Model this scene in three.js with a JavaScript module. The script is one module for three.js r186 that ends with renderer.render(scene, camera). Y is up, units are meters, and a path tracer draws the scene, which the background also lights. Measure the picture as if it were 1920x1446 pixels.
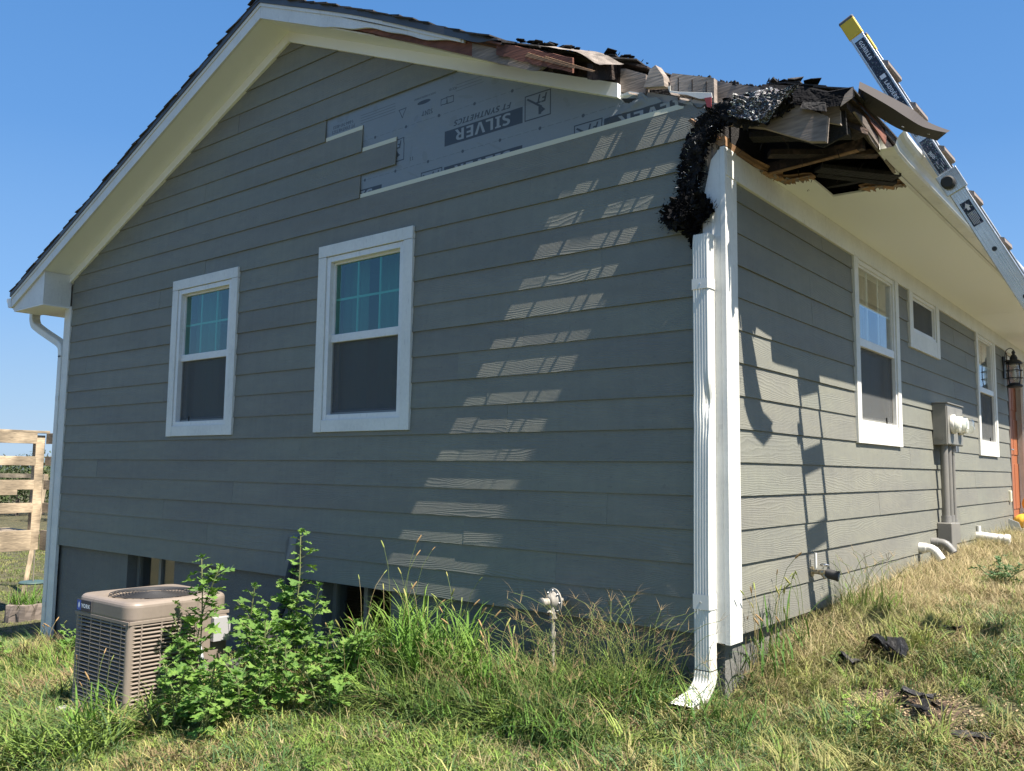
import * as THREE from 'three';
import { mergeGeometries } from 'three/addons/utils/BufferGeometryUtils.js';
import { RoundedBoxGeometry } from 'three/addons/geometries/RoundedBoxGeometry.js';

// ---------------------------------------------------------------- camera, sky, sun, exposure
// Units are metres. x = 0 / z = 0 is the near corner of the house; the gable wall lies in z = 0 and runs
// to -x, the long side wall lies in x = 0 and runs to -z; y = 0 is the lower edge of the lap siding.
const scene = new THREE.Scene();
const camera = new THREE.PerspectiveCamera(48.06, 1024 / 771, 0.05, 1200);
camera.position.set(1.952, 0.8325, 4.2127);
camera.rotation.set(0.09773, 0.67633, 0.01218, 'YXZ');

const EXPOSURE = 2.6;
const SUN = new THREE.Vector3(1, 1.55, 0.062).normalize();
{
  const w = 256, h = 256, data = new Float32Array(w * h * 4);
  // [elevation in degrees, sRGB as seen]
  const stops = [[-90, [112, 122, 96]], [-3, [150, 160, 150]], [0, [192, 217, 240]], [4, [172, 208, 243]], [10, [140, 190, 246]], [20, [107, 163, 229]], [32, [88, 145, 213]], [55, [80, 137, 207]], [90, [72, 128, 200]]];
  const lin = (v) => { v /= 255; return v <= 0.04045 ? v / 12.92 : ((v + 0.055) / 1.055) ** 2.4; };
  for (let j = 0; j < h; j++) {
    const el = ((j + 0.5) / h - 0.5) * 180;
    let i = 0; while (i < stops.length - 2 && el > stops[i + 1][0]) i++;
    const [e0, c0] = stops[i], [e1, c1] = stops[i + 1];
    let t = THREE.MathUtils.clamp((el - e0) / (e1 - e0), 0, 1);
    for (let k = 0; k < w; k++) {
      const o = (j * w + k) * 4;
      // bright hazy air round the sun
      const e = el * Math.PI / 180, az = ((k + 0.5) / w - 0.5) * 2 * Math.PI, away = Math.acos(Math.min(1, Math.cos(e) * Math.cos(az) * SUN.x + Math.sin(e) * SUN.y + Math.cos(e) * Math.sin(az) * SUN.z)) * 57.3, glow = el > 0 ? 0.9 * Math.exp(-away / 13) : 0;
      for (let c = 0; c < 3; c++) data[o + c] = (lin(c0[c]) * (1 - t) + lin(c1[c]) * t + glow * [1, 0.97, 0.9][c]) / EXPOSURE;
      data[o + 3] = 1;
    }
  }
  const sky = new THREE.DataTexture(data, w, h, THREE.RGBAFormat, THREE.FloatType);
  sky.mapping = THREE.EquirectangularReflectionMapping;
  sky.magFilter = THREE.LinearFilter; sky.minFilter = THREE.LinearFilter;
  sky.colorSpace = THREE.LinearSRGBColorSpace; sky.needsUpdate = true;
  scene.background = sky; scene.environment = sky;
}
const sun = new THREE.DirectionalLight(0xfff6ea, 4.9);
sun.position.copy(SUN).multiplyScalar(40).add(new THREE.Vector3(-3, 0, 0)); sun.target.position.set(-3, 0, 0);
sun.castShadow = true; sun.shadow.mapSize.set(4096, 4096); sun.shadow.bias = -0.0004; sun.shadow.normalBias = 0.01;
Object.assign(sun.shadow.camera, { left: -18, right: 18, top: 18, bottom: -18, near: 1, far: 90 });
scene.add(sun, sun.target);
const renderer = new THREE.WebGLRenderer({ antialias: true });
renderer.toneMapping = THREE.LinearToneMapping; renderer.toneMappingExposure = EXPOSURE;
renderer.shadowMap.enabled = true;

// ---------------------------------------------------------------- helpers
function rngOf(seed) { let a = seed >>> 0; return () => { a = (a + 0x6D2B79F5) | 0; let t = Math.imul(a ^ (a >>> 15), 1 | a); t = (t + Math.imul(t ^ (t >>> 7), 61 | t)) ^ t; return ((t ^ (t >>> 14)) >>> 0) / 4294967296; }; }
const rnd = rngOf(7);
const rr = (a, b, r = rnd) => a + (b - a) * r();
const pick = (l, r = rnd) => l[Math.floor(r() * l.length)];
const V = (x, y, z) => new THREE.Vector3(x, y, z);
const lerp = THREE.MathUtils.lerp, sstep = THREE.MathUtils.smoothstep, clamp = THREE.MathUtils.clamp;
// tileable value noise (period px, py lattice cells)
const HASH = (() => { const r = rngOf(99), t = new Float32Array(4096); for (let i = 0; i < 4096; i++) t[i] = r(); return t; })();
const hash2 = (x, y) => HASH[(Math.imul(x, 73) + Math.imul(y, 1597) + Math.imul(x ^ (y << 3), 31)) & 4095];
function noise(x, y, px = 4096, py = 4096) {
  const xi = Math.floor(x), yi = Math.floor(y), fx = x - xi, fy = y - yi;
  const u = fx * fx * (3 - 2 * fx), v = fy * fy * (3 - 2 * fy);
  const m = (a, p) => ((a % p) + p) % p, x0 = m(xi, px), x1 = m(xi + 1, px), y0 = m(yi, py), y1 = m(yi + 1, py);
  return lerp(lerp(hash2(x0, y0), hash2(x1, y0), u), lerp(hash2(x0, y1), hash2(x1, y1), u), v);
}
function noise3(x, y, z) { return (noise(x + z * 3.7, y - z * 1.9) + noise(y * 1.13 + 40, z * 1.07 + x * 0.31) + noise(z + 17, x + 9)) / 3; }

function dataTex(w, h, fn, { srgb = false, repeat = [1, 1] } = {}) {
  const d = new Uint8Array(w * h * 4);
  for (let j = 0; j < h; j++) for (let i = 0; i < w; i++) {
    const v = fn((i + 0.5) / w, (j + 0.5) / h), o = (j * w + i) * 4;
    if (typeof v === 'number') { const q = clamp(v, 0, 1) * 255; d[o] = d[o + 1] = d[o + 2] = q; } else for (let c = 0; c < 3; c++) d[o + c] = clamp(v[c], 0, 1) * 255;
    d[o + 3] = 255;
  }
  const t = new THREE.DataTexture(d, w, h, THREE.RGBAFormat);
  t.wrapS = t.wrapT = THREE.RepeatWrapping; t.magFilter = THREE.LinearFilter; t.minFilter = THREE.LinearMipmapLinearFilter; t.generateMipmaps = true;
  t.repeat.set(...repeat); if (srgb) t.colorSpace = THREE.SRGBColorSpace; t.needsUpdate = true; return t;
}
function canvasTex(w, h, draw, srgb = true) {
  const c = document.createElement('canvas'); c.width = w; c.height = h; draw(c.getContext('2d'), w, h);
  const t = new THREE.CanvasTexture(c); if (srgb) t.colorSpace = THREE.SRGBColorSpace; t.anisotropy = 8; return t;
}
const L = (r, g, b) => new THREE.Color().setRGB(r, g, b);
const mat = (color, roughness = 0.8, o = {}) => new THREE.MeshStandardMaterial({ color, roughness, side: THREE.DoubleSide, ...o });

const taken = {};
function uniq(name) { const n = (taken[name] = (taken[name] ?? -1) + 1); return n ? name + '_' + String(n).padStart(3, '0') : name; }
function mesh(name, geo, m, parent, label) {
  const o = new THREE.Mesh(geo, m); o.name = name; o.castShadow = o.receiveShadow = true;
  if (label) o.userData.label = label; (parent || scene).add(o); return o;
}
function group(name, parent) { const g = new THREE.Group(); g.name = name; parent.add(g); return g; }
function thing(name, label, category, pos = [0, 0, 0], turn = 0, grp) {
  const g = new THREE.Group(); g.name = uniq(name); g.position.set(...pos); g.rotation.y = turn;
  g.userData = { label, category }; if (grp) g.userData.group = grp; scene.add(g); return g;
}
function thingMesh(name, geo, m, label, category, grp) {
  const o = mesh(uniq(name), geo, m, scene); o.userData = { label, category }; if (grp) o.userData.group = grp; return o;
}
function structure(name, geo, m) { const o = mesh(uniq(name), geo, m, scene); o.userData.kind = 'structure'; return o; }

// box between two corners, uv in metres
function uvBox(geo, du = 0, dv = 0) {
  const g = geo.index ? geo.toNonIndexed() : geo, p = g.attributes.position, n = g.attributes.normal, uv = new Float32Array(p.count * 2);
  for (let i = 0; i < p.count; i++) {
    const ax = Math.abs(n.getX(i)), ay = Math.abs(n.getY(i)), az = Math.abs(n.getZ(i));
    let u, v;
    if (az >= ax && az >= ay) { u = p.getX(i); v = p.getY(i); } else if (ax >= ay) { u = p.getZ(i); v = p.getY(i); } else { u = p.getX(i); v = p.getZ(i); }
    uv[i * 2] = u + du; uv[i * 2 + 1] = v + dv;
  }
  g.setAttribute('uv', new THREE.BufferAttribute(uv, 2)); return g;
}
function bx(x0, x1, y0, y1, z0, z1, r = 0, du = 0, dv = 0) {
  const w = Math.abs(x1 - x0), h = Math.abs(y1 - y0), d = Math.abs(z1 - z0);
  const g = r > 0 ? new RoundedBoxGeometry(w, h, d, 1, Math.min(r, w / 2.01, h / 2.01, d / 2.01)) : new THREE.BoxGeometry(w, h, d);
  g.translate((x0 + x1) / 2, (y0 + y1) / 2, (z0 + z1) / 2); return uvBox(g, du, dv);
}
// a polygon in space given a thickness along tv; flat shaded
function slab(pts, tv, du = 0, dv = 0) {
  const n = V(0, 0, 0); for (let i = 0; i < pts.length; i++) { const a = pts[i], b = pts[(i + 1) % pts.length]; n.x += (a.y - b.y) * (a.z + b.z); n.y += (a.z - b.z) * (a.x + b.x); n.z += (a.x - b.x) * (a.y + b.y); }
  n.normalize();
  if (n.dot(tv) > 0) { pts = pts.slice().reverse(); n.negate(); }
  const ax = Math.abs(n.y) < 0.9 ? V(0, 1, 0) : V(1, 0, 0), e1 = ax.clone().cross(n).normalize(), e2 = n.clone().cross(e1);
  const flat = pts.map((q) => new THREE.Vector2(q.dot(e1), q.dot(e2)));
  const tri = THREE.ShapeUtils.triangulateShape(flat, []);
  const P = []; const add = (a, b, c) => P.push(a.x, a.y, a.z, b.x, b.y, b.z, c.x, c.y, c.z);
  const bk = pts.map((q) => q.clone().add(tv));
  for (const [a, b, c] of tri) { add(pts[a], pts[b], pts[c]); add(bk[c], bk[b], bk[a]); }
  for (let i = 0; i < pts.length; i++) { const j = (i + 1) % pts.length; add(pts[i], bk[i], pts[j]); add(pts[j], bk[i], bk[j]); }
  const g = new THREE.BufferGeometry(); g.setAttribute('position', new THREE.BufferAttribute(new Float32Array(P), 3)); g.computeVertexNormals(); return uvBox(g, du, dv);
}
// beam along a -> b with section w (across, along side vector) x h (the other way)
function beam(a, b, w, h, up = V(0, 1, 0), r = 0) {
  const d = b.clone().sub(a), len = d.length(); d.normalize();
  const s = up.clone().cross(d).normalize(), u = d.clone().cross(s);
  const g = r > 0 ? new RoundedBoxGeometry(w, h, len, 1, Math.min(r, w / 2.01, h / 2.01)) : new THREE.BoxGeometry(w, h, len);
  uvBox(g); const gg = uvBox(g);
  gg.applyMatrix4(new THREE.Matrix4().makeBasis(s, u, d).setPosition(a.clone().add(b).multiplyScalar(0.5))); return gg;
}
function tube(pts, r, radial = 8, seg = pts.length * 5, closed = false) {
  return new THREE.TubeGeometry(new THREE.CatmullRomCurve3(pts, closed, 'catmullrom', 0.4), seg, r, radial, closed).toNonIndexed();
}
function pipe(a, b, r, radial = 14, r2 = r) {
  const d = b.clone().sub(a), g = new THREE.CylinderGeometry(r2, r, d.length(), radial);
  g.applyQuaternion(new THREE.Quaternion().setFromUnitVectors(V(0, 1, 0), d.clone().normalize())); g.translate(...a.clone().add(b).multiplyScalar(0.5).toArray()); return g.toNonIndexed();
}
function lathe(prof, seg = 20) { return new THREE.LatheGeometry(prof.map(([r, y]) => new THREE.Vector2(r, y)), seg).toNonIndexed(); }
const merge = (l) => { l = l.map((g) => { g = g.index ? g.toNonIndexed() : g; for (const k of Object.keys(g.attributes)) if (!['position', 'normal', 'uv'].includes(k)) g.deleteAttribute(k); if (!g.attributes.uv) g.setAttribute('uv', new THREE.BufferAttribute(new Float32Array(g.attributes.position.count * 2), 2)); return g; }); return mergeGeometries(l); };
// broken edge from a to b
function jag(a, b, n, amp, r = rnd) {
  const out = [a], d = b.clone().sub(a); for (let i = 1; i < n; i++) { const q = a.clone().addScaledVector(d, (i + rr(-0.3, 0.3, r)) / n); q.x += rr(-amp, amp, r); q.y += rr(-amp, amp, r) * 0.6; q.z += rr(-amp, amp, r); out.push(q); } return out;
}
function displace(g, fn) { const p = g.attributes.position, v = V(0, 0, 0); for (let i = 0; i < p.count; i++) { v.fromBufferAttribute(p, i); fn(v); p.setXYZ(i, v.x, v.y, v.z); } g.computeVertexNormals(); return g; }

// ---------------------------------------------------------------- materials
// wood-grain relief pressed into fibre-cement siding: 4 m x 1 m tile
const grainTex = dataTex(2048, 1024, (u, v) => {
  const w = noise(u * 5, v * 9, 5, 9) * 4 + noise(u * 17, v * 24, 17, 24) * 0.9 + noise(u * 60, v * 40, 60, 40) * 0.25;
  const f = v * 96 + w * 2.0 + noise(u * 3, v * 4, 3, 4) * 5;
  const a = 0.35 + 0.65 * noise(u * 16 + 3, v * 14, 16, 14);
  const s = Math.sin(f * 6.283), l = Math.pow(0.5 + 0.5 * s, 2.2);
  return 0.5 + (l - 0.4) * 0.62 * a + (noise(u * 700, v * 180, 700, 180) - 0.5) * 0.16;
}, { repeat: [1 / 4, 1] });
const sidingTone = dataTex(1024, 512, (u, v) => {
  const n = noise(u * 6, v * 12, 6, 12) * 0.5 + noise(u * 40, v * 60, 40, 60) * 0.3 + noise(u * 300, v * 200, 300, 200) * 0.2;
  const streak = noise(u * 130, v * 3, 130, 3);
  const spot = noise(u * 210, v * 120, 210, 120) > 0.93 ? -0.05 : 0, big = noise(u * 3 + 2, v * 4, 3, 4);
  const k = 0.86 + (n - 0.5) * 0.12 + (streak - 0.5) * 0.025 + (big - 0.5) * 0.03 + spot; return [k, k * (0.995 + (big - 0.5) * 0.02), k * (0.985 - (n - 0.5) * 0.05)];
}, { srgb: true, repeat: [1 / 4, 1 / 2] });
const sidingMats = [[0.258, 0.262, 0.224], [0.256, 0.260, 0.222], [0.260, 0.264, 0.226], [0.257, 0.261, 0.223]].map((c) => mat(L(...c), 0.62, { map: sidingTone, bumpMap: grainTex, bumpScale: 0.0018 }));
const lipMat = mat(L(0.62, 0.61, 0.48), 0.85);                          // unpainted, primed top edge of a siding board
const whiteTone = dataTex(512, 512, (u, v) => { const n = noise(u * 9, v * 9, 9, 9) * 0.5 + noise(u * 60, v * 60, 60, 60) * 0.3 + noise(u * 200, v * 60, 200, 60) * 0.2; const d = noise(u * 90 + 5, v * 14, 90, 14) > 0.9 ? 0.05 : 0; const k = 0.93 + (n - 0.5) * 0.09 - d; return [k, k * 0.998, k * 0.985]; }, { srgb: true, repeat: [1, 1] });
const woodgrainFine = dataTex(512, 512, (u, v) => { const f = v * 60 + noise(u * 4, v * 6, 4, 6) * 5; return 0.5 + 0.04 * Math.sin(f * 6.283) + (noise(u * 12, v * 220, 12, 220) - 0.5) * 0.35; });
const trimMat = mat(L(0.80, 0.80, 0.775), 0.5, { map: whiteTone });
const trimWoodMat = mat(L(0.80, 0.80, 0.77), 0.55, { map: whiteTone, bumpMap: woodgrainFine, bumpScale: 0.0004 });
const soffitMat = mat(L(0.83, 0.84, 0.82), 0.6);
const vinylMat = mat(L(0.82, 0.82, 0.81), 0.35, { map: whiteTone });
const alumMat = mat(L(0.80, 0.80, 0.765), 0.32, { map: whiteTone });   // painted gutter and downspout
const shingleTex = dataTex(512, 512, (u, v) => { const n = noise(u * 256, v * 256, 256, 256), b = noise(u * 14, v * 5, 14, 5); const k = 0.45 + n * 0.55 + (b - 0.5) * 0.4; return [k, k * 0.98, k * 0.97]; }, { srgb: true });
const shingleMats = [[0.066, 0.064, 0.066], [0.05, 0.049, 0.051], [0.084, 0.08, 0.079]].map((c) => mat(L(...c), 0.95, { map: shingleTex }));
const dripMat = mat(L(0.075, 0.075, 0.078), 0.45, { metalness: 0.25 });
const bronzeMat = new THREE.MeshPhysicalMaterial({ color: L(0.06, 0.052, 0.046), roughness: 0.6, specularIntensity: 0.3, side: THREE.DoubleSide });
const foundationTex = dataTex(512, 512, (u, v) => 0.5 + (noise(u * 120, v * 120, 120, 120) - 0.5) * 0.5 + (noise(u * 18, v * 18, 18, 18) - 0.5) * 0.5);
const foundationMat = mat(L(0.20, 0.20, 0.19), 0.85, { bumpMap: foundationTex, bumpScale: 0.004, map: sidingTone });
const wearTex = dataTex(512, 512, (u, v) => { const f = v * 46 + noise(u * 3, v * 5, 3, 5) * 6, g = 0.5 + 0.5 * Math.sin(f * 6.283); const n = noise(u * 24, v * 160, 24, 160); const s = noise(u * 7, v * 7, 7, 7); const n2 = noise(u * 9, v * 90, 9, 90), k = 0.76 + 0.015 * g + 0.16 * (n - 0.5) + 0.12 * (n2 - 0.5) + 0.34 * (s - 0.5); return [k, k * 0.97, k * 0.93]; }, { srgb: true });
const oldWoodMat = mat(L(0.56, 0.50, 0.46), 0.85, { map: wearTex, bumpMap: woodgrainFine, bumpScale: 0.001 });
const deckWoodMat = mat(L(0.56, 0.48, 0.36), 0.85, { map: wearTex, bumpMap: woodgrainFine, bumpScale: 0.001 });
const smokyWoodMat = mat(L(0.34, 0.30, 0.28), 0.85, { map: wearTex, bumpMap: woodgrainFine, bumpScale: 0.0015 });
const freshWoodMat = mat(L(0.42, 0.26, 0.15), 0.8, { map: wearTex, bumpMap: woodgrainFine, bumpScale: 0.0012 });
const redWoodMat = mat(L(0.25, 0.105, 0.075), 0.85, { map: wearTex, bumpMap: woodgrainFine, bumpScale: 0.0015 });
const charTex = dataTex(512, 512, (u, v) => { const cx = noise(u * 22, v * 60, 22, 60), n = noise(u * 120, v * 120, 120, 120); const crack = Math.abs(cx - 0.5) < 0.05 ? -0.35 : 0; return 0.5 + (n - 0.5) * 0.5 + crack + (noise(u * 9, v * 9, 9, 9) - 0.5) * 0.4; });
const charTone = dataTex(512, 512, (u, v) => { const a = noise(u * 12, v * 12, 12, 12) * 0.6 + noise(u * 70, v * 70, 70, 70) * 0.4; const k = a > 0.62 ? 0.62 + (a - 0.62) * 1.6 : 0.34 + a * 0.35; return [k, k * 0.97, k * 0.96]; }, { srgb: true });
const charMat = mat(L(0.020, 0.018, 0.0175), 0.8, { map: charTone, bumpMap: charTex, bumpScale: 0.006 });
const charBrownMat = mat(L(0.085, 0.055, 0.042), 0.8, { map: charTone, bumpMap: charTex, bumpScale: 0.004 });
const feltMat = new THREE.MeshPhysicalMaterial({ color: L(0.010, 0.010, 0.011), roughness: 0.95, specularIntensity: 0.15, side: THREE.DoubleSide, bumpMap: charTex, bumpScale: 0.01 });
const ashTex = canvasTex(512, 512, (g, w, h) => {
  g.fillStyle = '#1a1a1c'; g.fillRect(0, 0, w, h); const r = rngOf(31);
  for (let i = 0; i < 1500; i++) { const x = r() * w, y = r() * h, a = r() * 6.3, l = 6 + r() * 34; g.strokeStyle = `rgba(${215 + r() * 40 | 0},${218 + r() * 37 | 0},${222 + r() * 33 | 0},${0.3 + r() * 0.7})`; g.lineWidth = 1 + r() * 5; g.beginPath(); g.moveTo(x, y); g.quadraticCurveTo(x + Math.cos(a) * l, y + Math.sin(a) * l * 0.6, x + Math.cos(a + 1) * l, y + Math.sin(a + 1) * l * 0.6); g.stroke(); }
  for (let i = 0; i < 500; i++) { g.fillStyle = 'rgba(12,12,14,0.8)'; g.beginPath(); g.ellipse(r() * w, r() * h, 3 + r() * 12, 2 + r() * 5, r() * 3, 0, 7); g.fill(); }
});
ashTex.wrapS = ashTex.wrapT = THREE.RepeatWrapping; ashTex.repeat.set(1, 1);
const ashMat = mat(0xffffff, 0.4, { map: ashTex, bumpMap: ashTex, bumpScale: 0.006 });
const glassMat = new THREE.MeshPhysicalMaterial({ color: 0xfafcfb, roughness: 0.015, transmission: 1, thickness: 0, ior: 1.8, side: THREE.DoubleSide });
const coatedGlassMat = new THREE.MeshPhysicalMaterial({ color: L(0.52, 0.80, 0.74), roughness: 0.02, transmission: 1, thickness: 0, ior: 1.7, side: THREE.DoubleSide });
const screenMat = mat(L(0.105, 0.11, 0.108), 0.85, { transparent: true, opacity: 0.55 });
const darkMat = mat(L(0.03, 0.03, 0.032), 0.9);
const curtainTex = dataTex(256, 256, (u, v) => 0.5 + (noise(u * 128, v * 128, 128, 128) - 0.5) * 0.5);
const curtainMat = mat(L(0.34, 0.35, 0.34), 0.95, { bumpMap: curtainTex, bumpScale: 0.001 });
const roomMat = mat(L(0.30, 0.285, 0.26), 0.95);
const steelMat = mat(L(0.62, 0.62, 0.62), 0.38, { metalness: 0.9 });
const brushTex = dataTex(512, 512, (u, v) => 0.45 + noise(u * 6, v * 420, 6, 420) * 0.45 + (noise(u * 30, v * 30, 30, 30) > 0.8 ? -0.15 : 0));
const ladderMat = mat(L(0.70, 0.71, 0.72), 0.42, { metalness: 0.75, roughnessMap: brushTex, map: whiteTone });
const rubberMat = mat(L(0.03, 0.03, 0.03), 0.7);
const pvcMat = mat(L(0.80, 0.80, 0.77), 0.35, { map: whiteTone });
const greyPvcMat = mat(L(0.28, 0.28, 0.27), 0.45, { map: sidingTone });
const boxGreyMat = mat(L(0.26, 0.255, 0.235), 0.5, { map: sidingTone });

// ---------------------------------------------------------------- the house
const EX = 0.178, XM = -3.82, SL = 0.42;                                // siding exposure, ridge, roof slope
const XL = -7.61, ZB = -12;                                             // left corner, back wall
const soffY = (x) => 4.44 - SL * Math.abs(x - XM);                      // underside of the rake soffit
const rakeY = (x) => 4.352 - SL * Math.abs(x - XM);                     // lower edge of the rake frieze
const sag = (x, z) => sstep(x, -3.0, -0.45) * 0.13 * clamp(z / 0.33, 0, 1.05);  // the burnt rake hangs down
const house = thing('house', 'grey lap-sided house with white trim and a burnt, broken roof corner', 'house');

function clipPoly(poly, inside, cut) {
  const out = []; for (let i = 0; i < poly.length; i++) { const a = poly[i], b = poly[(i + 1) % poly.length], ia = inside(a), ib = inside(b); if (ia) out.push(a); if (ia !== ib) out.push(cut(a, b)); } return out;
}
const clipLine = (poly, f) => clipPoly(poly, (p) => f(p) >= 0, (a, b) => { const t = f(a) / (f(a) - f(b)); return [a[0] + (b[0] - a[0]) * t, a[1] + (b[1] - a[1]) * t]; });
const areaOf = (p) => { let s = 0; for (let i = 0; i < p.length; i++) { const [a, b] = p[i], [c, d] = p[(i + 1) % p.length]; s += a * d - c * b; } return Math.abs(s) / 2; };
let boardNo = 0;
function sidingBoard(poly, k, parent, bend = 0) {
  if (poly.length < 3 || areaOf(poly) < 0.002) return null;
  const zb = 0.0205 + rr(-0.0012, 0.0014), tilt = 0.0115 + rr(-0.0006, 0.0006);
  const pts = poly.map(([x, y]) => V(x, y, zb - tilt * (y - k * EX) / 0.21));
  return mesh('siding_board', slab(pts, V(0, 0, -0.0088), rr(0, 9), rr(0, 5)), sidingMats[(boardNo++) % 4], parent);
}
// one course from x0 to x1, minus the window openings, cut into boards at the joints
function courseBoards(k, x0, x1, cuts, joints, clips, parent, yTop = 99) {
  const y0 = k * EX, y1 = Math.min(y0 + 0.21, yTop); if (y1 - y0 < 0.01) return;
  const ends = [x0, ...joints.filter((j) => j > x0 + 0.15 && j < x1 - 0.15).sort((p, q) => p - q), x1];
  for (let i = 0; i < ends.length - 1; i++) {
    let spans = [[ends[i] + (i ? 0.0005 : 0), ends[i + 1] - 0.0005]];
    const notches = [];
    for (const [cx0, cx1, cy0, cy1] of cuts) {
      if (cy1 <= y0 || cy0 >= y1) continue;
      if (cy0 <= y0 && cy1 >= y1) spans = spans.flatMap(([a, b]) => cx1 <= a || cx0 >= b ? [[a, b]] : [[a, cx0], [cx1, b]].filter(([p, q]) => q - p > 0.01));
      else notches.push([cx0, cx1, cy0, cy1]);
    }
    for (const [a, b] of spans) {
      const lower = [], upper = [];
      for (const [cx0, cx1, cy0, cy1] of notches.sort((p, q) => p[0] - q[0])) {
        if (cx1 <= a || cx0 >= b) continue; const l = Math.max(cx0, a), r = Math.min(cx1, b);
        if (cy1 >= y1) upper.push([l, y1], [l, cy0], [r, cy0], [r, y1]); else lower.push([l, y0], [l, cy1], [r, cy1], [r, y0]);
      }
      const raw = [[a, y0], ...lower, [b, y0], [b, y1], ...upper.reverse(), [a, y1]];
      let poly = raw.filter((p, i) => { const q = raw[(i + 1) % raw.length]; return Math.hypot(p[0] - q[0], p[1] - q[1]) > 1e-6; });
      for (const c of clips) poly = clipLine(poly, c);
      sidingBoard(poly, k, parent);
    }
  }
}
const winA = [-5.44, -4.41, 1.10, 2.533], winB = [-3.335, -2.308, 1.10, 2.533];
const winC = [2.11, 3.255, 1.057, 2.425], winD = [3.595, 4.652, 1.923, 2.425], winE = [6.35, 7.43, 1.057, 2.425];   // on the side wall: -z
const shrink = ([a, b, c, d], m = 0.05, t = m) => [a + m, b - m, c + m, d - t];

const gableWall = group('gable_wall', house);
{
  const rakeClips = [(p) => rakeY(p[0]) + 0.05 - p[1]];
  const clipL = (p) => 4.402 - SL * (XM - p[0]) - p[1], clipR = (p) => 4.402 - SL * (p[0] - XM) - p[1];
  const cuts = [shrink(winA), shrink(winB)];
  const stop = { 16: -2.903, 17: -2.522, 18: -2.894, 19: -3.328 };     // boards torn off to the right of these
  const jr = rngOf(12);
  for (let k = 0; k < 25; k++) {
    const j0 = rr(-7.2, -4.2, jr), joints = k === 1 ? [-1.07 - 3.66, -1.07] : k === 0 ? [-1.9, -5.3] : k === 13 ? [-2.02, -5.7] : k >= 15 && k < 20 ? [-5.9 + 0.3 * (k - 15)] : [j0, j0 + 3.66];
    const x1 = stop[k] ?? (k === 14 ? -0.2 : -0.085);
    courseBoards(k, -7.5, x1, cuts, joints, [clipL, clipR], gableWall);
  }
  // primed, never painted upper edges that the missing boards used to cover
  for (const [k, a, b] of [[15, -2.9, -0.22], [17, -2.892, -2.524], [18, -3.325, -2.896]]) {
    const y = (k + 1) * EX + 0.001, z = (yy) => 0.0225 - 0.0115 * (yy - k * EX) / 0.21;
    const t = y + 0.0305; mesh('primed_edge', slab([V(a, y, z(y)), V(b, y + rr(-0.002, 0.002), z(y)), V(b, t, z(t)), V(a, t, z(t))], V(0, 0, -0.001)), lipMat, gableWall, 'cream primed upper edge of a siding board, never painted');
  }
  // sheathing with the window openings
  const s = new THREE.Shape([[XL, 0.012], [-0.02, 0.012], [-0.02, 2.83], [XM, 4.42], [XL, 2.83]].map(([x, y]) => new THREE.Vector2(x, y)));
  for (const w of [winA, winB]) { const [a, b, c, d] = shrink(w, 0.06); s.holes.push(new THREE.Path([[a, c], [b, c], [b, d], [a, d]].map(([x, y]) => new THREE.Vector2(x, y)))); }
  const g = new THREE.ExtrudeGeometry(s, { depth: 0.10, bevelEnabled: false }); g.translate(0, 0, -0.104); mesh('sheathing', uvBox(g), roomMat, gableWall);
}
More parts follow.
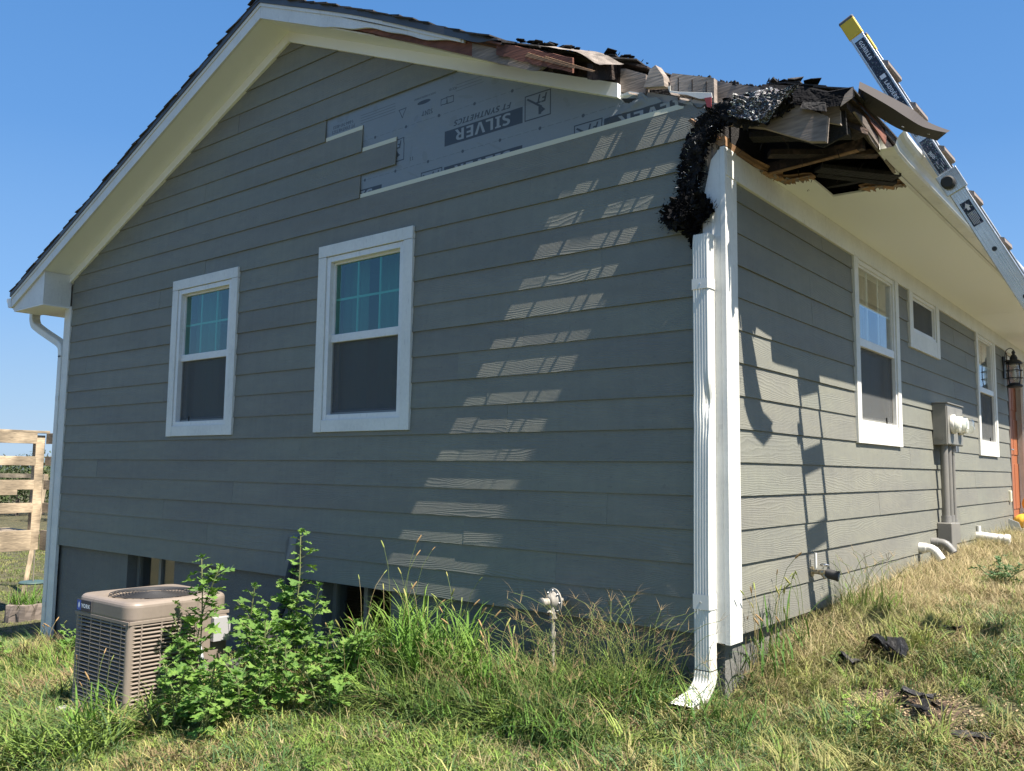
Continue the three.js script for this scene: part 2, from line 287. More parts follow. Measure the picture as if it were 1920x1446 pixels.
// exposed house wrap with its print
{
  const x0 = -3.48, x1 = -0.02, y0 = 2.78, y1 = 3.75, PX = 560, w = Math.round((x1 - x0) * PX), h = Math.round((y1 - y0) * PX);
  const tex = canvasTex(w, h, (g) => {
    const X = (x) => (x - x0) * PX, Y = (y) => (y1 - y) * PX, r = rngOf(5), ink = '#41474d';
    g.fillStyle = '#8b9297'; g.fillRect(0, 0, w, h);
    for (let i = 0; i < 2600; i++) { g.fillStyle = r() < 0.5 ? 'rgba(120,128,134,0.10)' : 'rgba(165,172,176,0.10)'; g.fillRect(r() * w, r() * h, 2 + r() * 40, 1 + r() * 5); }
    for (let i = 0; i < 60; i++) { g.fillStyle = 'rgba(100,98,92,0.13)'; g.beginPath(); g.ellipse(r() * w, r() * h, 6 + r() * 40, 3 + r() * 12, r() * 3, 0, 7); g.fill(); }
    g.lineWidth = 1.4; g.strokeStyle = 'rgba(60,66,72,0.5)';
    for (const yl of [3.29, 2.982, 3.6]) { g.setLineDash([26, 10]); g.beginPath(); g.moveTo(0, Y(yl)); g.lineTo(w, Y(yl)); g.stroke(); for (let x = -2.762 + (yl < 3 ? -0.1 : 0); x < x1; x += 0.3275) { g.fillStyle = 'rgba(60,66,72,0.75)'; g.beginPath(); g.arc(X(x), Y(yl), 6.5, 0, 7); g.fill(); } }
    g.setLineDash([]);
    const flip = (x, y, fn) => { g.save(); g.translate(X(x), Y(y)); g.rotate(Math.PI); fn(); g.restore(); };   // the sheet hangs upside down
    const logo = (xc, yc) => flip(xc, yc, () => { g.strokeStyle = ink; g.lineWidth = 4; g.strokeRect(-56, -45, 112, 90); g.fillStyle = ink; g.font = 'bold 44px sans-serif'; g.textAlign = 'center'; g.save(); g.transform(1, 0, -0.25, 1, 0, 0); g.fillText('FT', -12, 38); g.restore(); g.beginPath(); g.moveTo(-34, -22); g.lineTo(-18, -8); g.lineTo(-14, -30); g.closePath(); g.fill(); g.fillRect(-16, -34, 12, 28); g.beginPath(); g.moveTo(-18, -14); g.lineTo(50, 32); g.lineTo(44, 36); g.lineTo(-20, -6); g.fill(); });
    const silver = (xc, yc, sub = true) => flip(xc, yc, () => { g.fillStyle = ink; g.fillRect(-192, -30, 384, 60); g.fillStyle = '#9aa0a4'; g.font = 'bold 60px sans-serif'; g.textAlign = 'center'; g.textBaseline = 'middle'; g.save(); g.scale(1.42, 1); g.fillText('SILVER', 0, 3); g.restore(); if (sub) { g.fillStyle = ink; g.font = 'italic bold 31px sans-serif'; g.save(); g.scale(1.28, 1); g.fillText('FT SYNTHETICS', 0, 52); g.restore(); } });
    silver(-1.707, 3.106); logo(-1.244, 3.137);
    silver(-1.707, 2.852, false); logo(-2.17, 2.83);
    silver(-3.02, 2.86, false); logo(-2.55, 3.132);
    silver(-0.40, 2.868, false); logo(-0.86, 2.85); silver(-0.62, 3.36); silver(-3.16, 3.106);
    const small = (x, y, t, px = 16) => flip(x, y, () => { g.fillStyle = 'rgba(62,68,74,0.85)'; g.font = `bold ${px}px sans-serif`; g.textAlign = 'center'; g.fillText(t, 0, 0); });
    small(-3.13, 3.455, 'FT SYNTHETICS', 21); small(-3.13, 3.49, '1-844-741-8833', 19);
    for (let i = 0; i < 4; i++) { g.fillStyle = 'rgba(62,68,74,0.45)'; g.fillRect(X(-2.93), Y(3.5 - i * 0.021), 200 + r() * 14, 2.4); }
    for (let i = 0; i < 3; i++) { g.fillStyle = 'rgba(62,68,74,0.4)'; g.fillRect(X(-1.95), Y(3.47 - i * 0.022), 120 + r() * 30, 2.2); }
    g.strokeStyle = ink; g.lineWidth = 3; g.beginPath(); g.moveTo(X(-2.512), Y(3.432)); g.lineTo(X(-2.436), Y(3.432)); g.lineTo(X(-2.473), Y(3.366)); g.closePath(); g.stroke();
    g.fillStyle = ink; g.beginPath(); g.ellipse(X(-2.26), Y(3.43), 36, 8, 0, 0, 7); g.fill(); small(-2.22, 3.36, 'SINT', 26); small(-2.25, 3.475, 'CLASS A UNDERLAYMENT', 10);
    g.strokeRect(X(-2.09), Y(3.40), 32, 24); g.strokeRect(X(-2.03), Y(3.40), 32, 24); small(-1.98, 3.455, 'ICC-ES', 13); small(-1.6, 3.52, 'FT SYNTHETICS', 21); small(-1.25, 3.3, 'I', 20); small(-2.37, 3.05, 'I I', 18);
  });
  const nx = 150, ny = 30, P = [], U = [], I = [];
  const top = (x) => x < -0.62 ? Math.min(rakeY(x) + 0.07, y1) : lerp(3.05, 2.835, clamp((x + 0.62) / 0.5, 0, 1)) + 0.012 * Math.sin(x * 61) + 0.01 * Math.sin(x * 23);
  for (let j = 0; j <= ny; j++) for (let i = 0; i <= nx; i++) {
    const x = lerp(x0, x1, i / nx), y = lerp(y0, top(x), j / ny);
    let z = 0.0015 + 0.003 * noise(x * 5, y * 5) + 0.0022 * noise(x * 22, y * 14);
    for (const [ax, ay, bx2, by, a, s] of [[-2.62, 3.1, -2.0, 3.5, 0.011, 0.014], [-2.45, 3.12, -2.1, 3.4, 0.008, 0.01], [-2.75, 3.1, -2.35, 3.5, 0.008, 0.012], [-2.2, 3.2, -1.85, 3.62, 0.009, 0.012], [-0.9, 2.85, -0.2, 3.05, 0.010, 0.014], [-1.7, 3.35, -1.5, 3.6, 0.008, 0.01]]) {   // creases
      const dx = bx2 - ax, dy = by - ay, l2 = dx * dx + dy * dy, t = ((x - ax) * dx + (y - ay) * dy) / l2, d = Math.abs((x - ax) * dy - (y - ay) * dx) / Math.sqrt(l2);
      if (t > 0 && t < 1) z += a * Math.exp(-((d / s) ** 2)) * Math.sin(Math.PI * t);
    }
    if (x > -0.62) z += Math.max(0, (j / ny - 0.6)) * (0.02 + 0.02 * noise(x * 9, 3)) * sstep(x, -0.66, -0.5);   // loose torn top curls away
    P.push(x, y, z); U.push((x - x0) / (x1 - x0), (y - y0) / (y1 - y0));
  }
  for (let j = 0; j < ny; j++) for (let i = 0; i < nx; i++) { const a = j * (nx + 1) + i, b = a + nx + 1; I.push(a, a + 1, b, b, a + 1, b + 1); }
  const g = new THREE.BufferGeometry(); g.setAttribute('position', new THREE.Float32BufferAttribute(P, 3)); g.setAttribute('uv', new THREE.Float32BufferAttribute(U, 2)); g.setIndex(I); g.computeVertexNormals();
  mesh('house_wrap', g, mat(L(0.80, 0.81, 0.80), 0.5, { map: tex }), gableWall, 'grey printed house wrap laid bare where siding boards are gone');
}

const sideWall = group('side_wall', house); sideWall.rotation.y = Math.PI / 2;     // local x runs to world -z, local z to world +x
{
  const cuts = [shrink(winC, 0.05, -0.1), shrink(winD, 0.05, -0.1), shrink(winE, 0.05, -0.1)], jr = rngOf(40);
  const J = { 0: [3.4, 6.4], 1: [4.75], 2: [1.93, 5.3], 3: [2.62, 6.2], 4: [3.28, 6.1], 5: [3.53, 6.0] };
  for (let k = 0; k < 14; k++) courseBoards(k, 0.09, 8.27, cuts, J[k] || [rr(1, 4, jr), rr(4.8, 7.6, jr)], [], sideWall, 2.44);
  const s = new THREE.Shape([[0.1, 0.012], [8.3, 0.012], [8.3, 2.6], [0.1, 2.6]].map(([x, y]) => new THREE.Vector2(x, y)));
  for (const w of [winC, winD, winE]) { const [a, b, c, d] = shrink(w, 0.06, 0.02); s.holes.push(new THREE.Path([[a, c], [b, c], [b, d], [a, d]].map(([x, y]) => new THREE.Vector2(x, y)))); }
  const g = new THREE.ExtrudeGeometry(s, { depth: 0.10, bevelEnabled: false }); g.translate(0, 0, -0.104); mesh('sheathing', uvBox(g), roomMat, sideWall);
  mesh('frieze_board', bx(-0.02, 6.1, 2.412, 2.56, -0.02, 0.034, 0.002), trimWoodMat, sideWall); mesh('frieze_board', bx(6.104, 12, 2.412, 2.56, -0.02, 0.034, 0.002), trimWoodMat, sideWall);
}
// corner boards
const corner = group('corner_post', house);
{
  const topZ = (x) => 2.50 + (x + 0.1) * 0.6;
  mesh('corner_board', slab([V(-0.102, -0.03, 0.030), V(0.0, -0.03, 0.030), V(0.0, 2.56, 0.030), V(-0.03, 2.53, 0.030), V(-0.05, 2.51, 0.030), V(-0.075, 2.40, 0.030), V(-0.102, 2.28, 0.030)], V(0, 0, -0.032)), trimWoodMat, corner);
  mesh('corner_board', bx(0.001, 0.030, -0.035, 2.57, -0.115, 0.032, 0.0015), trimWoodMat, corner);
  mesh('corner_bead', bx(-0.05, -0.042, -0.03, 2.2, 0.030, 0.034), trimMat, corner);
  const left = group('corner_post', house);
  mesh('corner_board', bx(XL - 0.005, -7.497, -1.0, 2.53, -0.002, 0.030, 0.0015), trimWoodMat, left);
  mesh('corner_board', bx(XL - 0.03, XL - 0.006, -1.0, 2.53, -0.1, 0.030, 0.0015), trimWoodMat, left);
}
// foundation and the closed rest of the shell
const shell = group('shell', house);
{
  const bw = [[-6.12, -5.29, -0.42], [-3.24, -2.5, -0.46]];             // basement window openings
  let x = XL + 0.03; for (const [a, b, y] of bw) { mesh('foundation', bx(x, a, -1.6, -0.004, -0.25, -0.03), foundationMat, shell); mesh('foundation', bx(a, b, -1.6, y, -0.25, -0.03), foundationMat, shell); x = b; }
  mesh('foundation', bx(x, -0.03, -1.6, -0.004, -0.25, -0.03), foundationMat, shell);
  mesh('foundation', bx(-0.25, -0.031, -1.2, -0.004, -12, -0.2501), foundationMat, shell);
  for (const [a, b, y] of bw) {
    const w = group('basement_window', house);
    mesh('frame', merge([bx(a, a + 0.04, y, 0, -0.17, -0.13), bx(b - 0.04, b, y, 0, -0.17, -0.13), bx(a + 0.04, b - 0.04, y, y + 0.04, -0.17, -0.13), bx((a + b) / 2 - 0.02, (a + b) / 2 + 0.02, y + 0.04, 0, -0.172, -0.128)]), boxGreyMat, w);
    mesh('pane', bx(a + 0.04, b - 0.04, y + 0.04, 0, -0.152, -0.148), glassMat, w);
  }
  mesh('left_wall', bx(XL, XL + 0.1, -1.6, 2.8, ZB, -0.105), sidingMats[0], shell);
  mesh('back_wall', bx(XL, 0, -1.6, 2.8, ZB - 0.1, ZB), sidingMats[0], shell);
  mesh('floor', bx(XL + 0.1, -0.11, -0.003, 0.1, ZB, -0.106), smokyWoodMat, shell);
  mesh('ceiling', bx(XL + 0.1, -0.105, 2.6, 2.615, ZB, -0.11), roomMat, shell);
  mesh('partition', bx(XL + 0.1, -0.106, 0.1, 2.6, -4.92, -4.8), roomMat, shell); mesh('partition', bx(-4.0, -3.9, 0.1, 2.6, -4.8, -0.11), roomMat, shell); mesh('partition', bx(-3.2, -3.1, 0.1, 2.6, ZB, -4.93), roomMat, shell);
}

// ---- windows. Built in wall coordinates: x across, y up, z out of the wall
function sashWindow(parent, rect, { apron = 0.09, head = 0.09, side = 0.09, kind = 'gable', muntinRow = true, lowerScreen = true, fixed = false, f = 0.045 }) {
  const w = group('window', parent), [x0, x1, y0, y1] = rect, jt = 0.0015;
  // casing
  const cz = 0.037, cm = trimWoodMat;
  mesh('casing', bx(x0, x1, y1 - head + jt, y1, -0.002, cz, 0.0015), cm, w);
  mesh('casing', bx(x0, x0 + side, y0, y1 - head - jt, -0.002, cz - 0.001, 0.0015), cm, w);
  mesh('casing', bx(x1 - side, x1, y0, y1 - head - jt, -0.002, cz - 0.001, 0.0015), cm, w);
  mesh('casing', bx(x0 + side + jt, x1 - side - jt, y0 + 0.001, y0 + apron, -0.002, cz - 0.002, 0.0015), cm, w);
  const a = x0 + side, b = x1 - side, c = y0 + apron, d = y1 - head;
  // outer vinyl frame, set a little back
  const fz0 = -0.085, fz1 = 0.026;
  mesh('frame', merge([bx(a + 0.002, a + f, c, d - 0.002, fz0, fz1, 0.003), bx(b - f, b - 0.002, c, d - 0.002, fz0, fz1, 0.003), bx(a + f, b - f, d - f, d - 0.002, fz0, fz1 - 0.001, 0.003), bx(a + f, b - f, c, c + f * 0.9, fz0, fz1 - 0.001, 0.003)]), vinylMat, w);
  const ia = a + f, ib = b - f, ic = c + f * 0.9, id = d - f, my = fixed ? ic : (ic + id) / 2 - 0.005, m = 0.03;
  const glass = kind === 'gable' ? coatedGlassMat : glassMat, scr = screenMat;
  if (!fixed) {
    const uz = kind === 'gable' ? -0.012 : 0.010;                       // upper sash
    mesh('upper_sash', merge([bx(ia, ia + 0.016, my + m, id, uz - 0.03, uz), bx(ib - 0.016, ib, my + m, id, uz - 0.03, uz), bx(ia + 0.016, ib - 0.016, id - 0.016, id, uz - 0.03, uz), bx(ia, ib, my - m, my + m, uz - 0.03, uz + 0.012, 0.003)]), vinylMat, w);
    const ga = ia + 0.016, gb = ib - 0.016, gc = my + m, gd = id - 0.016;
    mesh('pane', bx(ga, gb, gc, gd, uz - 0.016, uz - 0.014), glass, w);
    const mm = mat(L(0.62, 0.70, 0.69), 0.5);
    for (const t of [1 / 3, 2 / 3]) mesh('muntin', bx(lerp(ga, gb, t) - 0.008, lerp(ga, gb, t) + 0.008, gc, gd, uz - 0.026, uz - 0.0175), mm, w);
    if (muntinRow) for (let i = 0; i < 3; i++) mesh('muntin', bx(lerp(ga, gb, i / 3) + (i ? 0.0085 : 0), lerp(ga, gb, (i + 1) / 3) - (i < 2 ? 0.0085 : 0), (gc + gd) / 2 - 0.008, (gc + gd) / 2 + 0.008, uz - 0.026, uz - 0.0175), mm, w);
    const lz = kind === 'gable' ? -0.046 : -0.022;                                                  // lower sash, one step further in
    mesh('lower_sash', merge([bx(ia, ia + 0.03, ic, my - m, lz - 0.03, lz), bx(ib - 0.03, ib, ic, my - m, lz - 0.03, lz), bx(ia + 0.03, ib - 0.03, ic, ic + 0.035, lz - 0.03, lz), bx(ia, ib, my - m, my + m - 0.004, lz - 0.03, lz)]), vinylMat, w);
    mesh('pane', bx(ia + 0.03, ib - 0.03, ic + 0.035, my - m, lz - 0.016, lz - 0.014), glass, w);
    if (lowerScreen) {
      const sz = kind === 'gable' ? -0.026 : -0.008, g = boxGreyMat;
      mesh('screen_frame', merge([bx(ia + 0.001, ia + 0.016, ic + 0.001, my - m - 0.001, sz, sz + 0.008), bx(ib - 0.016, ib - 0.001, ic + 0.001, my - m - 0.001, sz, sz + 0.008), bx(ia + 0.016, ib - 0.016, ic + 0.001, ic + 0.018, sz, sz + 0.008)]), g, w);
      mesh('insect_screen', bx(ia + 0.016, ib - 0.016, ic + 0.018, my - m - 0.001, sz + 0.003, sz + 0.004), scr, w);
    }
  } else {
    const uz = 0.008; mesh('sash', merge([bx(ia, ia + 0.02, ic, id, uz - 0.03, uz), bx(ib - 0.02, ib, ic, id, uz - 0.03, uz), bx(ia + 0.02, ib - 0.02, id - 0.02, id, uz - 0.03, uz), bx(ia + 0.02, ib - 0.02, ic, ic + 0.02, uz - 0.03, uz)]), vinylMat, w);
    mesh('pane', bx(ia + 0.02, ib - 0.02, ic + 0.02, id - 0.02, uz - 0.016, uz - 0.014), glass, w);
    mesh('insect_screen', bx(ia + 0.02, ib - 0.02, ic + 0.02, id - 0.02, uz - 0.006, uz - 0.005), scr, w);
  }
  return w;
}
sashWindow(gableWall.parent, winA, {}); sashWindow(gableWall.parent, winB, {});
const sideFrame = (rect, o) => { const w = sashWindow(house, rect, o); w.rotation.y = Math.PI / 2; return w; };
sideFrame(winC, { apron: 0.14, head: 0.012, side: 0.09, kind: 'side', lowerScreen: true, f: 0.034 });
sideFrame(winD, { apron: 0.145, head: 0.012, side: 0.11, kind: 'side', fixed: true, f: 0.03 });
sideFrame(winE, { apron: 0.14, head: 0.012, side: 0.09, kind: 'side', f: 0.034 });

// curtains hang inside the rooms
function curtain(x0, x1, y0, y1, z, folds, label, turn) {
  const g = new THREE.PlaneGeometry(x1 - x0, y1 - y0, folds * 8, 6); g.translate((x0 + x1) / 2, (y0 + y1) / 2, 0);
  displace(g, (v) => { v.z = z + 0.022 * Math.sin((v.x - x0) / (x1 - x0) * folds * 6.283 + 0.8 * noise(v.x * 9, v.y * 2)) * (1 - 0.2 * (v.y - y0) / (y1 - y0)); });
  const o = thingMesh('curtain', g, curtainMat, label, 'curtain', 'curtains behind the windows'); if (turn) o.rotation.y = turn; return o;
}
curtain(-5.42, -5.02, 0.6, 2.55, -0.22, 4, 'pale curtain behind the left half of the smaller-looking far window');
curtain(-3.32, -3.02, 0.6, 2.55, -0.22, 3, 'pale curtain at the left jamb of the nearer gable window');
curtain(-2.93, -2.68, 0.6, 2.55, -0.25, 3, 'pale curtain drawn to the middle of the nearer gable window');
curtain(2.15, 3.2, 0.6, 2.50, -0.2, 12, 'pleated pale curtain behind the tall window nearest the burnt corner', Math.PI / 2);
curtain(6.4, 7.4, 0.6, 2.50, -0.2, 10, 'pale curtain behind the tall window next to the lantern', Math.PI / 2);

// ---------------------------------------------------------------- roof
const roof = group('roof', house);
const XE0 = -8.29, XE1 = 0.665, ZR = 0.345;                             // eaves, rake edge
// broken front edge of the right slope, as a list of (x, z)
const brk = (() => {
  const r = rngOf(3), l = []; for (let x = -1.28; x < -0.63; x += 0.055) l.push([x, lerp(0.335, 0.03, (x + 1.28) / 0.65) + rr(-0.03, 0.03, r)]);
  l.push([-0.62, 0.0], [-0.47, -0.03], [-0.455, -0.2], [-0.43, -0.42], [-0.36, -0.38], [-0.305, -0.34], [-0.29, -0.36]);
  for (let x = -0.25; x < 0.64; x += 0.06) l.push([x, -0.045 - 0.30 * (1 - sstep(x, 0.08, 0.26)) + rr(-0.03, 0.02, r)]); l.push([XE1, -0.05]); return l;
})();
const frontZ = (x) => { if (x < brk[0][0]) return ZR; for (let i = 0; i < brk.length - 1; i++) if (x <= brk[i + 1][0]) { const [a, b] = brk[i], [c, d] = brk[i + 1]; return lerp(b, d, (x - a) / (c - a || 1)); } return brk[brk.length - 1][1]; };
const deckY = (x, z) => soffY(x) + 0.14 - sag(x, z);
{
  // roof deck
  mesh('roof_deck', slab([V(XE0, soffY(XE0) + 0.14, ZR - 0.02), V(XM, soffY(XM) + 0.14, ZR - 0.02), V(XM, soffY(XM) + 0.14, ZB), V(XE0, soffY(XE0) + 0.14, ZB)], V(0, 0.014, 0)), freshWoodMat, roof);
  const P = (x, z) => V(x, deckY(x, z), z), pts = [P(XM, ZB), P(XE1, ZB), ...brk.slice().reverse().map(([x, z]) => P(x, z - 0.01))];
  for (let i = 1; i <= 8; i++) pts.push(P(lerp(-1.28, XM, i / 8), ZR - 0.02));
  // built as strips so that the sagging part bends
  const g = []; const xs = [XM]; for (let x = XM + 0.3; x < -1.3; x += 0.3) xs.push(x); for (let x = -1.28; x < XE1; x += 0.05) xs.push(x); xs.push(XE1);
  for (let i = 0; i < xs.length - 1; i++) { const a = xs[i], b = xs[i + 1]; for (const [z0, z1] of [[ZB, -1.3], [-1.3, -0.5], [-0.5, null]]) { const za = z1 ?? frontZ(a) - 0.012, zb = z1 ?? frontZ(b) - 0.012; g.push(slab([P(a, z0), P(b, z0), P(b, zb), P(a, za)], V(0, 0.014, 0))); } }
  const merged = merge(g); const burnt = [], sound = []; for (const q of g) { q.computeBoundingBox(); (q.boundingBox.max.x > -1.25 && q.boundingBox.max.z > -1.29 ? burnt : sound).push(q); }
  mesh('roof_deck', merge(sound), redWoodMat, roof); mesh('charred_deck', merge(burnt), charBrownMat, roof, 'scorched roof deck laid bare at the broken corner');
  // shingle courses
  const cr = rngOf(17), pitch = 0.135;
  const course = (side, x, i) => {                                     // lower edge at x, reaches up by 0.2
    const s = side < 0 ? -1 : 1, xl = x, xu = x - s * 0.20, pts = [], zs = [];
    const n = side > 0 && x > -1.6 ? 8 : 2; const f = (xx, e) => { let z = side < 0 ? ZR + rr(-0.008, 0.012, cr) : Math.min(ZR, frontZ(xx)) + rr(-0.01, 0.03, cr); return z; };
    const lift = (q) => (q === 0 ? 0.020 : 0.006);
    const zf0 = f(clamp(xl, XE0, XE1), 0), zf1 = f(clamp(xu, XE0, XE1), 1);
    const Y = (xx, z, l) => soffY(xx) + 0.156 + l - (side > 0 ? sag(xx, z) : 0);
    const mid = side > 0 ? Math.min(zf0, zf1) - 0.5 : -1;
    const curl = rr(0, 0.012, cr);
    const a = V(xl, Y(xl, zf0, 0.013 + curl), zf0), b = V(xl, Y(xl, mid, 0.013), mid), c = V(xl, Y(xl, ZB, 0.013), ZB), d = V(xu, Y(xu, ZB, 0.003), ZB), e = V(xu, Y(xu, mid, 0.003), mid), h = V(xu, Y(xu, zf1, 0.003), zf1);
    const t = V(0, 0.008, 0);
    mesh('shingle_course', merge([slab([a, b, e, h], t), slab([b, c, d, e], t)]), shingleMats[i % 3], roof);
  };
  let i = 0; for (let x = XE0 - 0.015; x < XM - 0.1; x += pitch) course(-1, x, i++);
  for (let x = XE1 + 0.02; x > XM + 0.1; x -= pitch) course(1, x, i++);
  for (let k = 0; k < 20; k++) mesh('ridge_cap', slab([V(XM - 0.15, soffY(XM) + 0.145, ZR - k * 0.6), V(XM, soffY(XM) + 0.206, ZR - k * 0.6), V(XM + 0.15, soffY(XM) + 0.145, ZR - k * 0.6), V(XM + 0.15, soffY(XM) + 0.133, ZR - 0.64 - k * 0.6), V(XM, soffY(XM) + 0.194, ZR - 0.64 - k * 0.6), V(XM - 0.15, soffY(XM) + 0.133, ZR - 0.64 - k * 0.6)].slice(0, 6), V(0, 0.006, 0)), shingleMats[k % 3], roof);
  // rake soffit, frieze, fascia and drip edge: left slope
  const T = (pts, tv, m, name, lab, sg = false) => { const g = slab(pts, tv); if (sg) displace(g, (v) => { v.y -= sag(v.x, v.z); }); return mesh(name, uvBox(g), m, roof, lab); };
  T([V(XE0, soffY(XE0), 0.30), V(XM, soffY(XM), 0.30), V(XM, soffY(XM), 0.004), V(XE0, soffY(XE0), 0.004)], V(0, 0.012, 0), soffitMat, 'rake_soffit');
  const strip = (xa, xb, fa, fb, z, t, m, name, lab, sg, n = 14) => {   // band between two height functions along the rake
    const lo = [], hi = []; for (let q = 0; q <= n; q++) { const x = lerp(xa, xb, q / n); lo.push(V(x, fa(x), z)); hi.push(V(x, fb(x), z)); }
    return T([...lo, ...hi.reverse()], V(0, 0, -t), m, name, lab, sg);
  };
  strip(XE0 - 0.005, XM - 0.0008, (x) => soffY(x) - 0.006, (x) => soffY(x) + 0.122, 0.322, 0.02, trimMat, 'rake_fascia', undefined, false, 2);
  strip(XE0 - 0.005, XM - 0.0008, (x) => soffY(x) + 0.092, (x) => soffY(x) + 0.121, 0.329, 0.006, trimMat, 'fascia_bead', undefined, false, 2);
  strip(XE0 - 0.02, XM - 0.0008, (x) => soffY(x) + 0.122, (x) => soffY(x) + 0.172, 0.338, 0.014, dripMat, 'drip_edge', undefined, false, 2);
  strip(-7.625, XM - 0.0008, (x) => rakeY(x), (x) => soffY(x) - 0.001, 0.040, 0.045, soffitMat, 'rake_frieze', undefined, false, 2);
  // right slope, increasingly melted and broken towards the corner
  strip(XM + 0.0008, -0.632, (x) => rakeY(x), (x) => soffY(x) - 0.001, 0.040, 0.045, soffitMat, 'rake_frieze', 'cream rake frieze board, snapped off at its lower end', false, 2);
  T([V(XM, soffY(XM), 0.30), V(-3.0, soffY(-3.0), 0.30), V(-2.6, soffY(-2.6), 0.27), V(-2.2, soffY(-2.2), 0.21), V(-1.8, soffY(-1.8), 0.11), V(-1.62, soffY(-1.62), 0.07), V(-1.49, soffY(-1.49), 0.004), V(XM, soffY(XM), 0.004)], V(0, 0.012, 0), soffitMat, 'rake_soffit', 'rake soffit torn away from its fascia');
  const melt = (x) => soffY(x) - 0.006 + (x > -3.15 ? 0.10 * Math.pow((x + 3.15) / 1.57, 0.9) + 0.010 * Math.sin(x * 7.1) + 0.006 * Math.sin(x * 17) : 0);
  strip(XM + 0.0008, -1.6, melt, (x) => soffY(x) + 0.122, 0.322, 0.02, trimMat, 'rake_fascia', 'white fascia with a melted, wavy lower edge', true, 40);
  strip(XM + 0.0008, -1.62, (x) => Math.max(melt(x) + 0.002, soffY(x) + 0.094), (x) => soffY(x) + 0.121, 0.329, 0.006, trimMat, 'fascia_bead', undefined, true, 20);
  strip(XM + 0.0008, -2.36, (x) => soffY(x) + 0.122, (x) => soffY(x) + 0.172, 0.338, 0.014, dripMat, 'drip_edge', undefined, true, 20);
  strip(-2.358, -1.30, (x) => soffY(x) + 0.119 + 0.05 * sstep(x, -1.5, -1.28), (x) => soffY(x) + 0.172, 0.340, 0.014, dripMat, 'drip_edge', 'dark drip edge bent out at its broken end', true, 20);
  strip(-3.4, -1.55, (x) => soffY(x) + 0.022, (x) => soffY(x) + 0.112, 0.295, 0.038, redWoodMat, 'sub_fascia', 'reddish-brown wooden sub-fascia showing under the melted trim', true);
  strip(-1.548, -0.94, (x) => soffY(x) + 0.018 + 0.06 * sstep(x, -1.05, -0.94), (x) => soffY(x) + 0.110, 0.297, 0.038, smokyWoodMat, 'sub_fascia', 'smoke-grey sub-fascia ending in a splintered tip', true);
  { const lo = [], hi = [], r = rngOf(9); for (let q = 0; q <= 12; q++) { const x = lerp(-1.33, -0.76, q / 12); lo.push(V(x, soffY(x) + 0.075 - 0.02 * q / 12 + rr(-0.008, 0.008, r), 0.318)); hi.push(V(x, soffY(x) + 0.150 + rr(-0.004, 0.004, r), 0.318)); } T([...lo, ...hi.reverse()], V(0, 0, -0.016), redWoodMat, 'broken_board', 'rust-red split board under the roof edge', true); }
  for (let q = 0; q < 2; q++) { const x = -1.1 + q * 0.13, y = soffY(x) + 0.10; T([V(x, y, 0.325), V(x + 0.36, y - 0.165, 0.33), V(x + 0.37, y - 0.160, 0.33), V(x + 0.02, y + 0.02, 0.325)], V(0, 0, -0.006), freshWoodMat, 'splinter', undefined, true); }
  // lookouts between wall and fascia
  for (const x of [-1.75, -1.35, -0.98, -0.70]) T([V(x, soffY(x) + 0.03, 0.0), V(x, soffY(x) + 0.03, 0.255), V(x, soffY(x) + 0.125, 0.255), V(x, soffY(x) + 0.125, 0.0)], V(0.038, -0.016, 0), charBrownMat, 'lookout', undefined, true);
  // gable truss: chord behind the wrap, blocks standing where the overhang is gone
  const chord = (xa, xb, h, z, m, lab) => { const n = 6, lo = [], hi = []; for (let q = 0; q <= n; q++) { const x = lerp(xa, xb, q / n); lo.push(V(x, soffY(x) + 0.135 - h, z)); hi.push(V(x, soffY(x) + 0.135, z)); } return T([...lo, ...hi.reverse()], V(0, 0, -0.036), m, 'truss_chord', lab); };
  chord(XM, -0.64, 0.15, -0.004, charBrownMat); chord(-0.262, 0.60, 0.135, -0.085, oldWoodMat, 'grey weathered truss chord at the broken corner');
  chord(-0.63, -0.262, 0.13, -0.125, charMat, 'charred truss chord behind the blocks');
}
